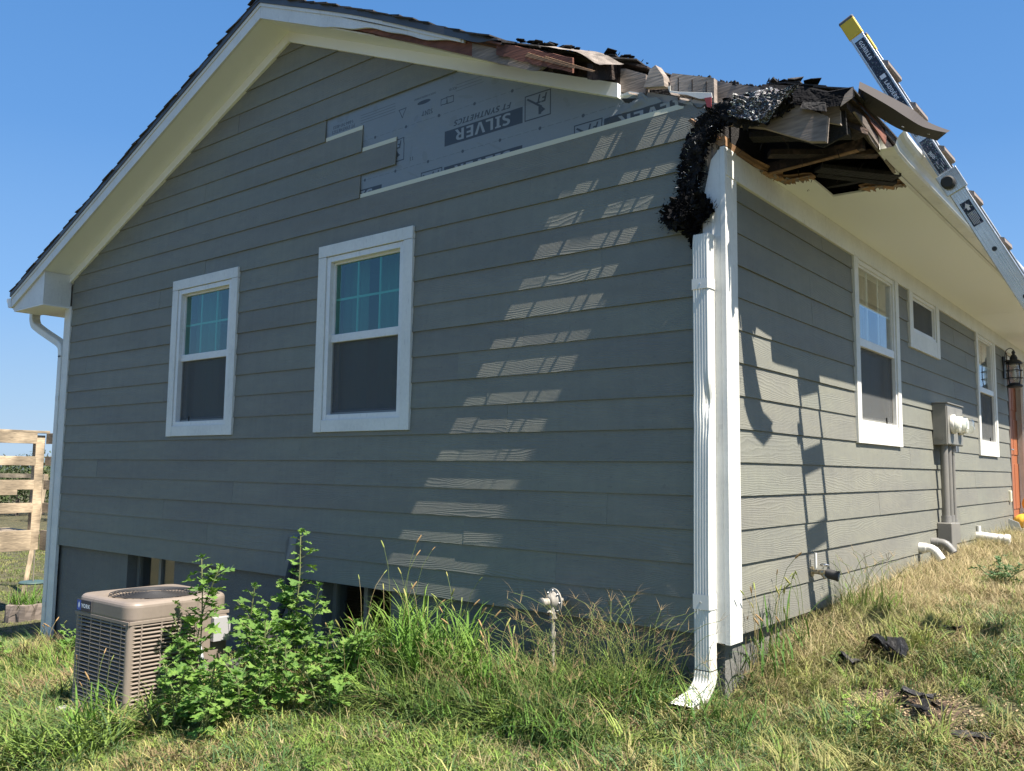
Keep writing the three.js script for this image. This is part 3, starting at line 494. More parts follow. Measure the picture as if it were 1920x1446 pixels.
// weathered blocks and torn flaps above the wrap
{
  const P3 = (l, z) => l.map(([x, y, zz]) => V(x, y, zz ?? z));
  const b = (pts, t, m, name, lab) => mesh(name, slab(pts, t), m, roof, lab);
  b(P3([[-0.632, 3.20], [-0.60, 3.192], [-0.462, 3.118], [-0.462, 3.0], [-0.636, 3.06]], 0.006), V(0, 0, -0.04), smokyWoodMat, 'blocking', 'smoked wooden block beside the snapped frieze board');
  b(P3([[-0.452, 3.02], [-0.41, 3.115], [-0.375, 3.13], [-0.325, 3.05], [-0.318, 2.99]], 0.05), V(0.0, 0.01, -0.07), oldWoodMat, 'blocking', 'tilted wooden offcut between the two blocks');
  b(P3([[-0.312, 2.97], [-0.308, 3.06], [-0.295, 3.078], [-0.042, 2.978], [-0.042, 2.84], [-0.15, 2.89]], 0.0), V(0, 0, -0.04), oldWoodMat, 'blocking', 'pale grey wooden block standing above the torn wrap');
  for (let i = 0; i < 3; i++) { const x = -0.26 + i * 0.085; b(P3([[x, 3.04 - i * 0.035], [x + 0.006, 3.04 - i * 0.035], [x + 0.006, 2.91 - i * 0.02], [x, 2.91 - i * 0.02]], 0.0015), V(0, 0, -0.003), charBrownMat, 'crack'); }
  b(P3([[-0.318, 3.0], [-0.30, 3.0], [-0.30, 2.97], [-0.25, 2.95], [-0.05, 2.89], [-0.045, 2.86], [-0.12, 2.875], [-0.2, 2.92], [-0.3, 2.955]], 0.016), V(0, 0.002, -0.004), pvcMat, 'torn_flap', 'white torn strip curling over the top of the wrap');
  b(P3([[-0.085, 2.865], [-0.045, 2.86], [-0.045, 2.80], [-0.07, 2.81]], 0.03), V(0, 0, -0.004), mat(L(0.32, 0.05, 0.05), 0.6), 'torn_flap', 'small dark red torn scrap above the corner');
  b([V(-0.632, 3.03, 0.022), V(-0.56, 3.036, 0.024), V(-0.50, 3.01, 0.02), V(-0.52, 3.0, 0.008), V(-0.6, 3.005, 0.004)], V(0, -0.004, 0), soffitMat, 'torn_flap', 'broken cream scrap next to the frieze end');
  b([V(-0.62, 3.012, 0.014), V(-0.52, 2.985, 0.016), V(-0.54, 2.965, 0.012), V(-0.6, 2.985, 0.01)], V(0, -0.003, 0), darkMat, 'torn_flap');
  for (const [x, y, w] of [[-0.525, 3.02, 0.016], [-0.20, 2.90, 0.014], [-0.255, 2.945, 0.008]]) mesh('splinter', slab([V(x, y, 0.004), V(x + w, y - 0.01, 0.004), V(x + w * 0.8, y - 0.035, 0.10), V(x + w * 0.3, y - 0.03, 0.105)], V(0.002, -0.008, 0)), smokyWoodMat, roof);
  // sagging shingle flap at the end of the rake
  const fl = new THREE.PlaneGeometry(0.44, 0.26, 14, 8); fl.rotateX(-Math.PI / 2);
  displace(fl, (v) => { const x = -0.80 + v.x, z = 0.17 + v.z; v.x = x; v.z = z + 0.02 * noise(x * 14, 3); v.y = soffY(x) + 0.178 - sag(x, z) - 0.05 * sstep(x, -0.75, -0.58) + 0.012 * noise(x * 12, z * 12); });
  mesh('shingle_flap', fl, mat(L(0.30, 0.27, 0.235), 0.95, { map: shingleTex }), roof, 'bleached tan-grey shingle flap sagging at the roof break');
  // crust of char along the top of the bared chord
  { const rc = rngOf(101), l = []; for (let i = 0; i < 90; i++) { const x = rr(-0.24, 0.30, rc), z = -0.085 - rr(0, 0.05, rc), y = soffY(x) + 0.135, w = rr(0.006, 0.022, rc), h = rr(0.004, 0.02, rc) * (x < -0.1 ? 1.3 : 1); l.push(slab([V(x - w, y - 0.004, z), V(x + w, y - 0.004 - w * 0.8, z), V(x + w * rr(-0.5, 0.8, rc), y + h, z + 0.004), V(x - w * 0.7, y + h * 0.7, z)], V(0, 0, -rr(0.008, 0.03, rc)))); } mesh('char_crust', merge(l), charMat, roof, 'crumbly char along the top of the bared chord'); }
  // curled shingle rags along the broken top edge
  const r = rngOf(77); const rag = (x, z, s) => { const n = 5, pts = []; for (let q = 0; q < n; q++) { const a = q / n * 6.283; pts.push(V(x + Math.cos(a) * s * rr(0.5, 1.1, r), soffY(x) + 0.185 - sag(x, z) + rr(-0.004, 0.014, r) * s / 0.05, z + Math.sin(a) * s * rr(0.5, 1, r))); } return slab(pts, V(rr(-0.002, 0.002, r), 0.004, rr(-0.002, 0.002, r))); };
  for (let i = 0; i < 30; i++) { const x = i < 20 ? rr(-1.35, -0.55, r) : rr(0.2, 0.6, r); mesh('shingle_rag', rag(x, frontZ(x) - rr(0.0, 0.12, r), rr(0.02, 0.06, r)), i % 4 ? feltMat : shingleMats[2], roof); }
  for (let i = 0; i < 30; i++) { const x = i < 16 ? rr(-1.3, -0.5, r) : rr(0.2, 0.5, r), z = frontZ(x) - rr(0, 0.08, r), y = soffY(x) + 0.18 - sag(x, z), s = rr(0.008, 0.026, r); mesh('char_shard', slab([V(x, y, z), V(x + rr(0.008, 0.02, r), y + 0.004, z), V(x + rr(-0.02, 0.02, r), y + s, z + rr(-0.01, 0.01, r))], V(0, 0, -0.003)), charMat, roof); }
}
// eaves on the side wall: soffit with the burnt hole, fascia, boxed return on the far left
{
  const r = rngOf(21), y = 2.56, hole = [[0.024, -0.375], [0.035, -0.47], [0.05, -0.56], [0.06, -0.62], [0.078, -0.69], [0.10, -0.655], [0.125, -0.73], [0.15, -0.69], [0.175, -0.74], [0.20, -0.70], [0.222, -0.71], [0.221, -0.9], [0.214, -1.14], [0.40, -1.152], [0.412, -1.09], [0.44, -1.13], [0.47, -1.10], [0.50, -1.16], [0.53, -1.13], [0.57, -1.18], [0.605, -1.165], [0.634, -1.185]];
  mesh('eave_soffit', slab([...hole.map(([x, z]) => V(x, y, z)), V(0.634, y, -6.1), V(0.024, y, -6.1)], V(0, 0.012, 0)), soffitMat, roof, 'cream eave soffit with a burnt ragged edge');
  mesh('eave_soffit', slab([V(0.024, y, -6.104), V(0.634, y, -6.104), V(0.634, y, ZB), V(0.024, y, ZB)], V(0, 0.012, 0)), soffitMat, roof);
  // torn fibres hanging from the ragged edge
  const fibre = (x0, z0, x1, z1, n) => { for (let i = 0; i < n; i++) { const t = (i + r()) / n, x = lerp(x0, x1, t), z = lerp(z0, z1, t), w = rr(0.012, 0.035, r), l = rr(0.02, 0.07, r); mesh('torn_fibre', slab([V(x - w, y - 0.001, z), V(x + w, y - 0.001, z + 0.01), V(x + rr(-w, w, r), y - rr(0.004, 0.02, r), z - l), V(x - w * 0.4, y - rr(0, 0.012, r), z - l * 0.6)], V(0, -0.003, 0)), i % 3 ? freshWoodMat : smokyWoodMat, roof); } };
  fibre(0.035, -0.42, 0.085, -0.66, 14); fibre(0.08, -0.66, 0.23, -0.68, 18); fibre(0.41, -1.07, 0.63, -1.15, 22);
  // the second ply of the soffit, brown underneath, showing past the painted one
  mesh('soffit_backing', slab([V(0.03, 2.574, -0.36), V(0.07, 2.574, -0.6), V(0.13, 2.574, -0.64), V(0.2, 2.574, -0.655), V(0.24, 2.574, -0.68), V(0.24, 2.574, -0.75), V(0.05, 2.574, -0.75)], V(0, 0.004, 0)), freshWoodMat, roof);
  mesh('soffit_backing', slab([V(0.39, 2.574, -1.06), V(0.46, 2.574, -1.05), V(0.54, 2.574, -1.09), V(0.62, 2.574, -1.10), V(0.62, 2.574, -1.2), V(0.39, 2.574, -1.2)], V(0, 0.004, 0)), freshWoodMat, roof);
  mesh('eave_fascia', bx(0.635, 0.654, 2.552, 2.70, ZB, -0.86, 0.001), trimMat, roof);
  mesh('eave_drip_edge', bx(0.656, 0.672, 2.70, 2.745, ZB, -0.62), dripMat, roof);
  mesh('wall_plate', bx(-0.12, -0.02, 2.56, 2.60, ZB, -0.15), charBrownMat, roof);
  // left eave
  mesh('eave_fascia', bx(XE0, XE0 + 0.02, 2.535, 2.70, ZB, 0.302), trimMat, roof);
  mesh('eave_soffit', bx(XE0 + 0.02, XL - 0.02, 2.522, 2.534, ZB, -0.005), soffitMat, roof);
  const rt = group('eave_return', house);
  mesh('return_face', slab([V(XE0 + 0.021, 2.525, 0.300), V(-7.545, 2.525, 0.300), V(-7.545, soffY(-7.545) - 0.001, 0.300), V(XE0 + 0.021, soffY(XE0 + 0.021) - 0.001, 0.300)], V(0, 0, -0.012)), trimMat, rt);
  mesh('return_side', bx(-7.557, -7.545, 2.525, soffY(-7.55) - 0.004, 0.018, 0.2875), trimMat, rt);
  mesh('return_underside', bx(XE0 + 0.021, -7.546, 2.512, 2.524, 0.018, 0.299), soffitMat, rt);
}

// ---------------------------------------------------------------- burnt corner: rafter tails, broken boards
const burnt = group('burnt_eave', house);
{
  const b = (pts, t, m, name, lab) => mesh(name, slab(pts, t), m, burnt, lab);
  // gable truss tail, its cut end towards the gutter
  b([V(0.02, 2.80, 0.0), V(0.421, 2.70, 0.0), V(0.564, 2.608, 0.0), V(0.551, 2.482, 0.0), V(0.471, 2.50, 0.0), V(0.23, 2.63, 0.0), V(0.02, 2.70, 0.0)], V(0, 0, -0.038), smokyWoodMat, 'rafter_tail', 'grey smoked rafter tail with crazed paint on its end');
  for (const z of [-0.62, -1.24, -1.86]) b([V(-0.1, soffY(-0.1) + 0.135, z), V(0.615, soffY(0.615) + 0.135, z), V(0.615, soffY(0.615) + 0.02, z), V(0.05, 2.64, z), V(-0.1, 2.62, z)], V(0, 0, -0.038), charMat, 'rafter_tail', 'charred rafter tail inside the open eave');
  // nailer with a scorched orange lower edge
  mesh('nailer', beam(V(0.02, 2.585, -0.50), V(0.60, 2.60, -0.47), 0.04, 0.055), charBrownMat, burnt, 'scorched brown nailer crossing the open eave');
  mesh('nailer_edge', beam(V(0.045, 2.556, -0.497), V(0.57, 2.571, -0.468), 0.034, 0.006), freshWoodMat, burnt);
  mesh('nailer', beam(V(0.10, 2.62, -1.05), V(0.62, 2.60, -1.02), 0.04, 0.05), charMat, burnt);
  // the sub-fascia along the eave, split lengthwise
  b([V(0.60, 2.71, -0.06), V(0.61, 2.765, -0.19), V(0.62, 2.725, -0.45), V(0.625, 2.66, -0.88), V(0.625, 2.585, -0.88), V(0.62, 2.60, -0.6), V(0.61, 2.63, -0.3), V(0.60, 2.66, -0.08)], V(0.036, 0, 0), charBrownMat, 'sub_fascia', 'split charred board along the open eave');
  b([V(0.645, 2.73, -0.22), V(0.65, 2.745, -0.34), V(0.655, 2.70, -0.66), V(0.655, 2.64, -0.64), V(0.65, 2.68, -0.4)], V(0.012, 0, 0), redWoodMat, 'broken_board', 'red-brown broken board at the gutter end');
  b([V(0.64, 2.66, -0.15), V(0.645, 2.68, -0.3), V(0.645, 2.59, -0.62), V(0.64, 2.56, -0.9), V(0.638, 2.545, -0.88), V(0.635, 2.60, -0.45)], V(0.012, 0, 0), smokyWoodMat, 'broken_board');
  // roofing folded over the corner
  b([V(0.44, 2.80, -0.02), V(0.50, 2.665, 0.0), V(0.63, 2.64, 0.01), V(0.688, 2.67, 0.0), V(0.684, 2.722, 0.0), V(0.56, 2.735, -0.01)], V(0.004, 0.012, -0.02), feltMat, 'roofing_fold', 'black roofing folded over the corner');
  b([V(0.632, 2.635, 0.012), V(0.690, 2.668, 0.004), V(0.692, 2.722, 0.004), V(0.655, 2.69, 0.012)], V(-0.002, 0, -0.004), oldWoodMat, 'broken_end', 'pale splintered board end at the roof corner');
  b([V(0.22, 2.88, -0.03), V(0.45, 2.80, -0.02), V(0.56, 2.74, -0.04), V(0.52, 2.68, 0.01), V(0.36, 2.72, 0.02), V(0.2, 2.80, 0.03)], V(0, 0.004, -0.01), feltMat, 'roofing_fold');
  b([V(0.45, 2.705, 0.02), V(0.56, 2.675, 0.02), V(0.57, 2.62, 0.03), V(0.44, 2.665, 0.04)], V(0, 0.002, -0.01), charMat, 'roofing_fold');
  b([V(-0.17, 2.748, 0.06), V(-0.155, 2.757, 0.06), V(-0.06, 2.68, 0.05), V(0.0, 2.615, 0.045), V(0.02, 2.60, 0.03), V(0.0, 2.575, 0.03), V(-0.05, 2.625, 0.045)], V(0.004, 0.006, -0.03), freshWoodMat, 'broken_board', 'splintered brown lath lying on the corner post');
  mesh('stub', bx(0.0, 0.03, 2.575, 2.625, -0.03, 0.03), freshWoodMat, burnt, 'pale broken stub on top of the corner post');
  mesh('nail', merge([pipe(V(-0.02, 2.57, 0.02), V(-0.018, 2.66, 0.02), 0.003, 5), pipe(V(-0.05, 2.5, 0.02), V(-0.048, 2.6, 0.02), 0.006, 5)]), smokyWoodMat, burnt);
  b([V(0.02, 2.565, -0.02), V(0.03, 2.60, -0.02), V(0.045, 2.59, -0.3), V(0.09, 2.59, -0.62), V(0.07, 2.566, -0.66), V(0.03, 2.564, -0.35)], V(0.006, 0.004, 0), freshWoodMat, 'broken_board', 'torn brown strip along the frieze');
  // more charred planks slumped into the hole
  for (const [a, c, w, h, m] of [[V(0.10, 2.66, -0.16), V(0.60, 2.585, -0.24), 0.10, 0.03, charMat], [V(0.14, 2.60, -0.30), V(0.62, 2.60, -0.66), 0.07, 0.03, charBrownMat], [V(0.30, 2.575, -0.62), V(0.63, 2.555, -0.98), 0.09, 0.022, charMat], [V(0.24, 2.60, -0.78), V(0.60, 2.545, -1.06), 0.06, 0.02, charMat], [V(0.42, 2.70, -0.04), V(0.63, 2.60, -0.34), 0.09, 0.03, charBrownMat]]) mesh('charred_plank', beam(a, c, w, h), m, burnt, 'charred plank slumped into the open eave');
  b([V(0.36, 2.74, -0.10), V(0.62, 2.66, -0.10), V(0.62, 2.54, -0.12), V(0.50, 2.50, -0.12), V(0.38, 2.56, -0.11)], V(0, 0, -0.016), charMat, 'charred_panel', 'black charred panel hanging behind the rafter tail');
  { const rs = rngOf(120); for (let i = 0; i < 26; i++) { const x = rr(0.06, 0.62, rs), z = rr(-1.0, -0.02, rs), l = rr(0.03, 0.10, rs), y = 2.60 - 0.02 * rs(); mesh('splinter', slab([V(x, y, z), V(x + rr(0.006, 0.014, rs), y, z), V(x + rr(-0.02, 0.02, rs), y - l * 0.6, z + rr(-0.04, 0.04, rs))], V(0, 0, -0.004)), i % 3 ? charMat : charBrownMat, burnt); } }
  // dark blocking in the wall above the frieze
  mesh('blocking', bx(-0.06, -0.02, 2.60, 2.83, -1.3, -0.05), charMat, burnt);
  mesh('blocking', bx(-0.10, 0.0, 2.56, 2.80, -0.12, -0.045), charMat, burnt);
}

// ---------------------------------------------------------------- gutters and downspouts
function sweep(profile, frames, closed = true) {                        // profile [[a,b]], frames [{p, ua, ub, s}]
  const P = [], U = [], I = [], n = profile.length; let l = 0;
  frames.forEach((f, j) => { if (j) l += f.p.distanceTo(frames[j - 1].p); profile.forEach(([a, b], i) => { const q = f.p.clone().addScaledVector(f.ua, a * (f.s ?? 1)).addScaledVector(f.ub, b * (f.t ?? f.s ?? 1)); P.push(q.x, q.y, q.z); U.push(i * 0.02, l); }); });
  const m = closed ? n : n - 1;
  for (let j = 0; j < frames.length - 1; j++) for (let i = 0; i < m; i++) { const a = j * n + i, b = j * n + (i + 1) % n; I.push(a, b, a + n, b, b + n, a + n); }
  let g = new THREE.BufferGeometry(); g.setAttribute('position', new THREE.Float32BufferAttribute(P, 3)); g.setAttribute('uv', new THREE.Float32BufferAttribute(U, 2)); g.setIndex(I); g = g.toNonIndexed(); g.computeVertexNormals(); return g;
}
function spoutProfile(w, d) {                                           // corrugated rectangular leader: front is +b
  const l = [], ribs = 5, a = 0.0035; l.push([-w / 2, -d / 2], [-w / 2, d / 2 - 0.008], [-w / 2 + 0.008, d / 2]);
  for (let i = 0; i < ribs; i++) { const c = lerp(-w / 2 + 0.016, w / 2 - 0.016, i / (ribs - 1)), h = 0.0055; l.push([c - h, d / 2], [c - h * 0.45, d / 2 - a], [c + h * 0.45, d / 2 - a], [c + h, d / 2]); }
  l.push([w / 2 - 0.008, d / 2], [w / 2, d / 2 - 0.008]);
  for (let i = 0; i < 3; i++) { const c = lerp(d / 2 - 0.02, -d / 2 + 0.014, i / 2), h = 0.004; l.push([w / 2, c + h], [w / 2 - a * 0.6, c], [w / 2, c - h]); }
  l.push([w / 2, -d / 2]); return l;
}
{
  const t = thing('downspout', 'white ribbed downspout, dented and cut off short, on the near house corner', 'downspout', [-0.083, -0.34, 0.07]);
  const prof = spoutProfile(0.094, 0.07), fr = [], X = V(1, 0, 0), Z = V(0, 0, 1);
  for (let y = 2.43; y > 0.16; y -= 0.025) fr.push({ p: V(0, y, 0), ua: X, ub: Z });
  const g = sweep(prof, fr);
  displace(g, (v) => {                                                  // dent about half way up, slight lean below it
    const yw = v.y - 0.34, d = Math.exp(-(((yw - 1.16) / 0.16) ** 2)), c = Math.exp(-(((yw - 1.2) / 0.07) ** 2));
    if (v.z > 0) { v.z -= 0.02 * c * sstep(v.x, 0.0, 0.035); v.z -= 0.007 * d * sstep(v.x, -0.02, 0.03) * (0.6 + 0.8 * noise(yw * 16, v.x * 40)); v.x += 0.002 * d * Math.sin(yw * 31); }
    v.x -= 0.009 * (1 - sstep(yw, 0.2, 1.4)); if (yw > 2.05) { v.x += (yw - 2.05) * 0.12; }
  });
  mesh('pipe', g, alumMat, t);
  const el = []; for (let i = 0; i <= 14; i++) { const a = i / 14, y = 0.175 - 0.165 * a, z = 0.20 * a * a * a, th = Math.min(1.0, a * a * 1.15); el.push({ p: V(-0.009 - 0.03 * a * a, y, z), ua: X, ub: V(0, Math.sin(th), Math.cos(th)), s: 1 + 0.3 * sstep(a, 0.6, 1), t: 1 }); }
  mesh('elbow', sweep(spoutProfile(0.098, 0.074), el), alumMat, t);
  const band = (y, h, k, lab) => mesh('band', sweep([[-0.05, -0.036], [-0.05, 0.03], [-0.044, 0.0385], [0.042, 0.0385], [0.05, 0.03], [0.05, -0.036]].map(([a, b]) => [a * k / 1.07, b * k / 1.07]), [{ p: V(y < 1 ? -0.009 : 0, y + h, 0.001), ua: X, ub: Z }, { p: V(y < 1 ? -0.009 : 0, y, 0.001), ua: X, ub: Z }]), alumMat, t, lab);
  band(0.48, 0.075, 1.09, 'joint sleeve low on the downspout'); band(2.135, 0.055, 1.10, 'strap screwed round the downspout');
  mesh('screw', merge([pipe(V(-0.012, 0.515, 0.038), V(-0.012, 0.515, 0.043), 0.005, 8), pipe(V(0.0, 2.16, 0.038), V(0.0, 2.16, 0.043), 0.005, 8)]), steelMat, t);
}
const gutterProf = [[0, 0.1], [0, 0], [0.068, 0], [0.078, 0.012], [0.084, 0.032], [0.096, 0.052], [0.112, 0.066], [0.122, 0.082], [0.122, 0.103], [0.108, 0.106]];
{
  const t = thing('eave_gutter', 'cream gutter along the side eave, torn open at its near end', 'gutter', [0.657, 2.562, -0.55]);
  const fr = [[0.0, 0.02, 1.06], [-0.03, 0.012, 1.05], [-0.08, 0.004, 1.02], [-0.3, 0, 1], [-2, 0, 1], [-5, 0, 1], [-8, -0.006, 1], [-11.4, -0.006, 1]].map(([z, y, s]) => ({ p: V(0, y, z), ua: V(1, 0, 0), ub: V(0, 1, 0), s }));
  mesh('trough', sweep(gutterProf, fr, false), alumMat, t);
  mesh('torn_end', slab([V(-0.015, 0.13, 0.03), V(0.005, 0.075, 0.0), V(0.04, 0.012, -0.03), V(-0.01, 0.0, -0.13), V(-0.02, 0.02, -0.04), V(-0.022, 0.12, 0.02)], V(0.0015, 0, 0)), alumMat, t, 'peeled sheet at the open gutter end');
  mesh('hanger', merge([0.4, 1.2, 2.0, 2.8, 3.6].map((z) => bx(0, 0.115, 0.088, 0.096, -z - 0.012, -z + 0.012))), alumMat, t);
  const u = thing('eave_gutter', 'white gutter end at the far left eave', 'gutter', [XE0 - 0.003, 2.562, 0.325]);
  mesh('trough', sweep(gutterProf.map(([a, b]) => [-a, b]), [{ p: V(0, 0, 0), ua: V(1, 0, 0), ub: V(0, 1, 0) }, { p: V(0, 0, -12), ua: V(1, 0, 0), ub: V(0, 1, 0) }], false), alumMat, u);
  mesh('end_cap', slab(gutterProf.map(([a, b]) => V(-a, b, 0.001)), V(0, 0, -0.002)), alumMat, u);
}
{
  const t = thing('downspout', 'white downspout with a swan-neck at the far left house corner', 'downspout', [-7.685, -1.15, -0.008]);
  const prof = spoutProfile(0.092, 0.072), fr = [], Z = V(0, 0, -1), pts = [];
  const c = new THREE.CatmullRomCurve3([V(-0.665, 3.72, 0.05), V(-0.665, 3.62, 0.05), V(-0.62, 3.545, 0.046), V(-0.45, 3.46, 0.03), V(-0.10, 3.31, 0.0), V(-0.02, 3.255, 0), V(0, 3.15, 0), V(0, 3.0, 0), V(0, 0.26, 0), V(-0.01, 0.17, 0.0), V(-0.06, 0.09, 0.02), V(-0.22, 0.03, 0.06)], false, 'catmullrom', 0.25);
  for (let i = 0; i <= 120; i++) { const q = c.getPoint(i / 120), d = c.getTangent(i / 120), s = Z.clone().addScaledVector(d, -d.dot(Z)).normalize(), o = s.clone().cross(d).normalize(); fr.push({ p: q, ua: s, ub: o.negate() }); }
  mesh('pipe', sweep(prof, fr), alumMat, t);
  const X = V(0, 0, -1), O = V(-1, 0, 0);
  for (const y of [2.72, 0.55]) mesh('band', sweep(prof.map(([a, b]) => [a * 1.08, b * 1.08]), [{ p: V(0, y, 0), ua: X, ub: O }, { p: V(0, y - 0.05, 0), ua: X, ub: O }]), alumMat, t);
}

// ---------------------------------------------------------------- hanging charred felt and the bent drip edge
{
  const t = thing('charred_felt', 'black charred roofing felt hanging in a ragged rope down the house corner', 'felt', [-0.17, 2.04, 0.05]);
  const r = rngOf(55), O = V(-0.17, 2.04, 0.05);
  // torn layers: each a crumpled sheet that follows a path (x, y, z, half-width), its edges eaten away
  const layer = (path, seed, name, m, thick = 0.02, side = null) => {
    const q = rngOf(seed), c = new THREE.CatmullRomCurve3(path.map(([x, y, z]) => V(x, y, z))), n = 46, k = 9, P = [], U = [], I = [];
    for (let j = 0; j <= n; j++) {
      const t2 = j / n, p = c.getPoint(t2), d = c.getTangent(t2), s = side || V(0, 0, 1).cross(d).normalize(), o = d.clone().cross(s).normalize(), f = t2 * (path.length - 1), i0 = Math.min(Math.floor(f), path.length - 2), w = lerp(path[i0][3], path[i0 + 1][3], f - i0);
      const el = w * (0.75 + 0.45 * noise(j * 0.55, seed) + 0.3 * (q() - 0.5)), er = w * (0.75 + 0.45 * noise(j * 0.55 + 50, seed + 9) + 0.3 * (q() - 0.5));
      for (let i = 0; i <= k; i++) { const u = i / k, x = lerp(-el, er, u), cr = thick * (noise(u * 4 + seed, t2 * 9) * 2 - 1) + 0.45 * thick * (noise(u * 9, t2 * 26 + seed) * 2 - 1); const v = p.clone().addScaledVector(s, x).addScaledVector(o, cr).sub(O); P.push(v.x, v.y, v.z); U.push(u * 0.25, t2 * 0.8); }
    }
    for (let j = 0; j < n; j++) for (let i = 0; i < k; i++) { if (((i < 1 || i > k - 2) && q() < 0.35) || (j > n - 4 && q() < 0.4)) continue; const a = j * (k + 1) + i, b2 = a + k + 1; I.push(a, b2, a + 1, a + 1, b2, b2 + 1); }
    const g = new THREE.BufferGeometry(); g.setAttribute('position', new THREE.Float32BufferAttribute(P, 3)); g.setAttribute('uv', new THREE.Float32BufferAttribute(U, 2)); g.setIndex(I); g.computeVertexNormals(); mesh(name, g, m, t); return c;
  };
  const char2 = new THREE.MeshPhysicalMaterial({ color: L(0.02, 0.02, 0.021), roughness: 0.85, specularIntensity: 0.25, side: THREE.DoubleSide, bumpMap: charTex, bumpScale: 0.012 });
  const hang = [[0.02, 2.735, 0.055, 0.06], [-0.05, 2.69, 0.06, 0.075], [-0.11, 2.60, 0.055, 0.085], [-0.145, 2.51, 0.05, 0.085], [-0.17, 2.42, 0.05, 0.075], [-0.165, 2.34, 0.05, 0.05]];
  const paths = [];
  for (let i = 0; i < 7; i++) paths.push(layer(hang.map(([x, y, z, w], j) => [x + rr(-0.02, 0.02, r), y + rr(-0.015, 0.015, r) + (i % 3 === 2 ? 0.01 : 0), z + (i - 3) * 0.007, w * rr(0.45, 1.0, r)]), 20 + i, 'felt_layer', i % 3 ? feltMat : char2, 0.02));
  // crumpled bundle at the lower end
  for (let i = 0; i < 11; i++) { const a = rr(-0.6, 3.7, r), x = -0.18 + Math.cos(a) * 0.03, y = 2.215 + Math.sin(a) * 0.025, dx = Math.cos(a + 1) * rr(0.09, 0.17, r), dy = Math.sin(a + 1) * rr(0.04, 0.09, r); paths.push(layer([[x - dx, y - dy, 0.05, 0.03], [x - dx * 0.4, y - dy * 0.2 + 0.02, 0.065 + i * 0.004, 0.085], [x + dx * 0.4, y + dy * 0.3 - 0.01, 0.06 + i * 0.004, 0.08], [x + dx, y + dy, 0.05, 0.025]], 60 + i, 'felt_bundle', i % 3 ? feltMat : char2, 0.035)); }
  layer([[-0.175, 2.2, 0.05, 0.08], [-0.16, 2.13, 0.055, 0.06], [-0.15, 2.08, 0.05, 0.035], [-0.145, 2.03, 0.05, 0.012]], 81, 'felt_layer', feltMat, 0.03); layer([[-0.165, 2.36, 0.05, 0.05], [-0.18, 2.30, 0.055, 0.07], [-0.19, 2.25, 0.06, 0.1]], 82, 'felt_layer', feltMat, 0.03);
  // sheets lying over the wall top and drooping in front of the open eave
  for (let i = 0; i < 5; i++) layer([[-0.10 + i * 0.01, 2.70 - i * 0.012, 0.05, 0.03], [0.02, 2.735, 0.05 + i * 0.006, 0.055], [0.14, 2.74 - i * 0.008, 0.045 + i * 0.006, 0.075], [0.27, 2.735 - i * 0.01, 0.03, 0.06], [0.40, 2.72, 0.015, 0.03]], 90 + i, 'felt_layer', i % 2 ? feltMat : char2, 0.022);
  // fibres fraying out of the layers
  const fl = [], gl = [];
  for (let i = 0; i < 6500; i++) {
    const q = r(), c = i % 5 < 2 ? paths[Math.floor(r() * 7)] : paths[7 + Math.floor(r() * 11)], p = c.getPoint(q), d = c.getTangent(q), s = V(0, 0, 1).cross(d).normalize(), o = d.clone().cross(s), a = r() * 6.283, w = (i % 5 < 2 ? 0.07 : 0.06) * rr(0.5, 1.2, r);
    const b = p.clone().addScaledVector(s, Math.cos(a) * w).addScaledVector(o, Math.sin(a) * 0.03).sub(O);
    const out = s.clone().multiplyScalar(Math.cos(a)).addScaledVector(o, Math.sin(a)).add(V(rr(-0.8, 0.8, r), rr(-0.8, 0.8, r), rr(-0.7, 0.7, r))).normalize(), l = rr(0.006, 0.024, r) * (r() < 0.06 ? 1.8 : 1), sd = V(r() - 0.5, r() - 0.5, r() - 0.5).cross(out).normalize().multiplyScalar(rr(0.0008, 0.003, r));
    const tri = new THREE.BufferGeometry(); const A = b.clone().add(sd), B = b.clone().sub(sd), C = b.clone().addScaledVector(out, l);
    tri.setAttribute('position', new THREE.Float32BufferAttribute([...A.toArray(), ...B.toArray(), ...C.toArray()], 3)); tri.computeVertexNormals(); (i % 45 ? fl : gl).push(tri);
  }
  mesh('frayed_edge', merge(fl), feltMat, t).userData.kind = 'stuff';
  mesh('ash_flake', merge(gl), mat(L(0.6, 0.62, 0.65), 0.4), t).userData.kind = 'stuff';
  // silvery ash-covered sheet draped over the top
  const sh = new THREE.PlaneGeometry(0.36, 0.26, 48, 36);
  displace(sh, (v) => { const u = v.x / 0.36 + 0.5, w = v.y / 0.26 + 0.5, x = 0.10 + u * 0.34, n = noise(u * 7, w * 6), m = noise(u * 24, w * 20); const y = 2.805 - u * 0.05 - (1 - w) * lerp(0.12, 0.19, sstep(u, 0, 0.4)) * (1 - 0.75 * sstep(u, 0.55, 1)) + 0.02 * n + 0.014 * m; v.set(x + 0.03 * (n - 0.5) + 0.02 * (w - 0.5), y, 0.05 + 0.05 * Math.sqrt(1 - w) * (0.7 + 0.6 * n) + 0.03 * m); v.sub(O); });
  mesh('ash_sheet', sh, ashMat, t, 'silvery ash-covered roofing sheet draped over the wall top');
}
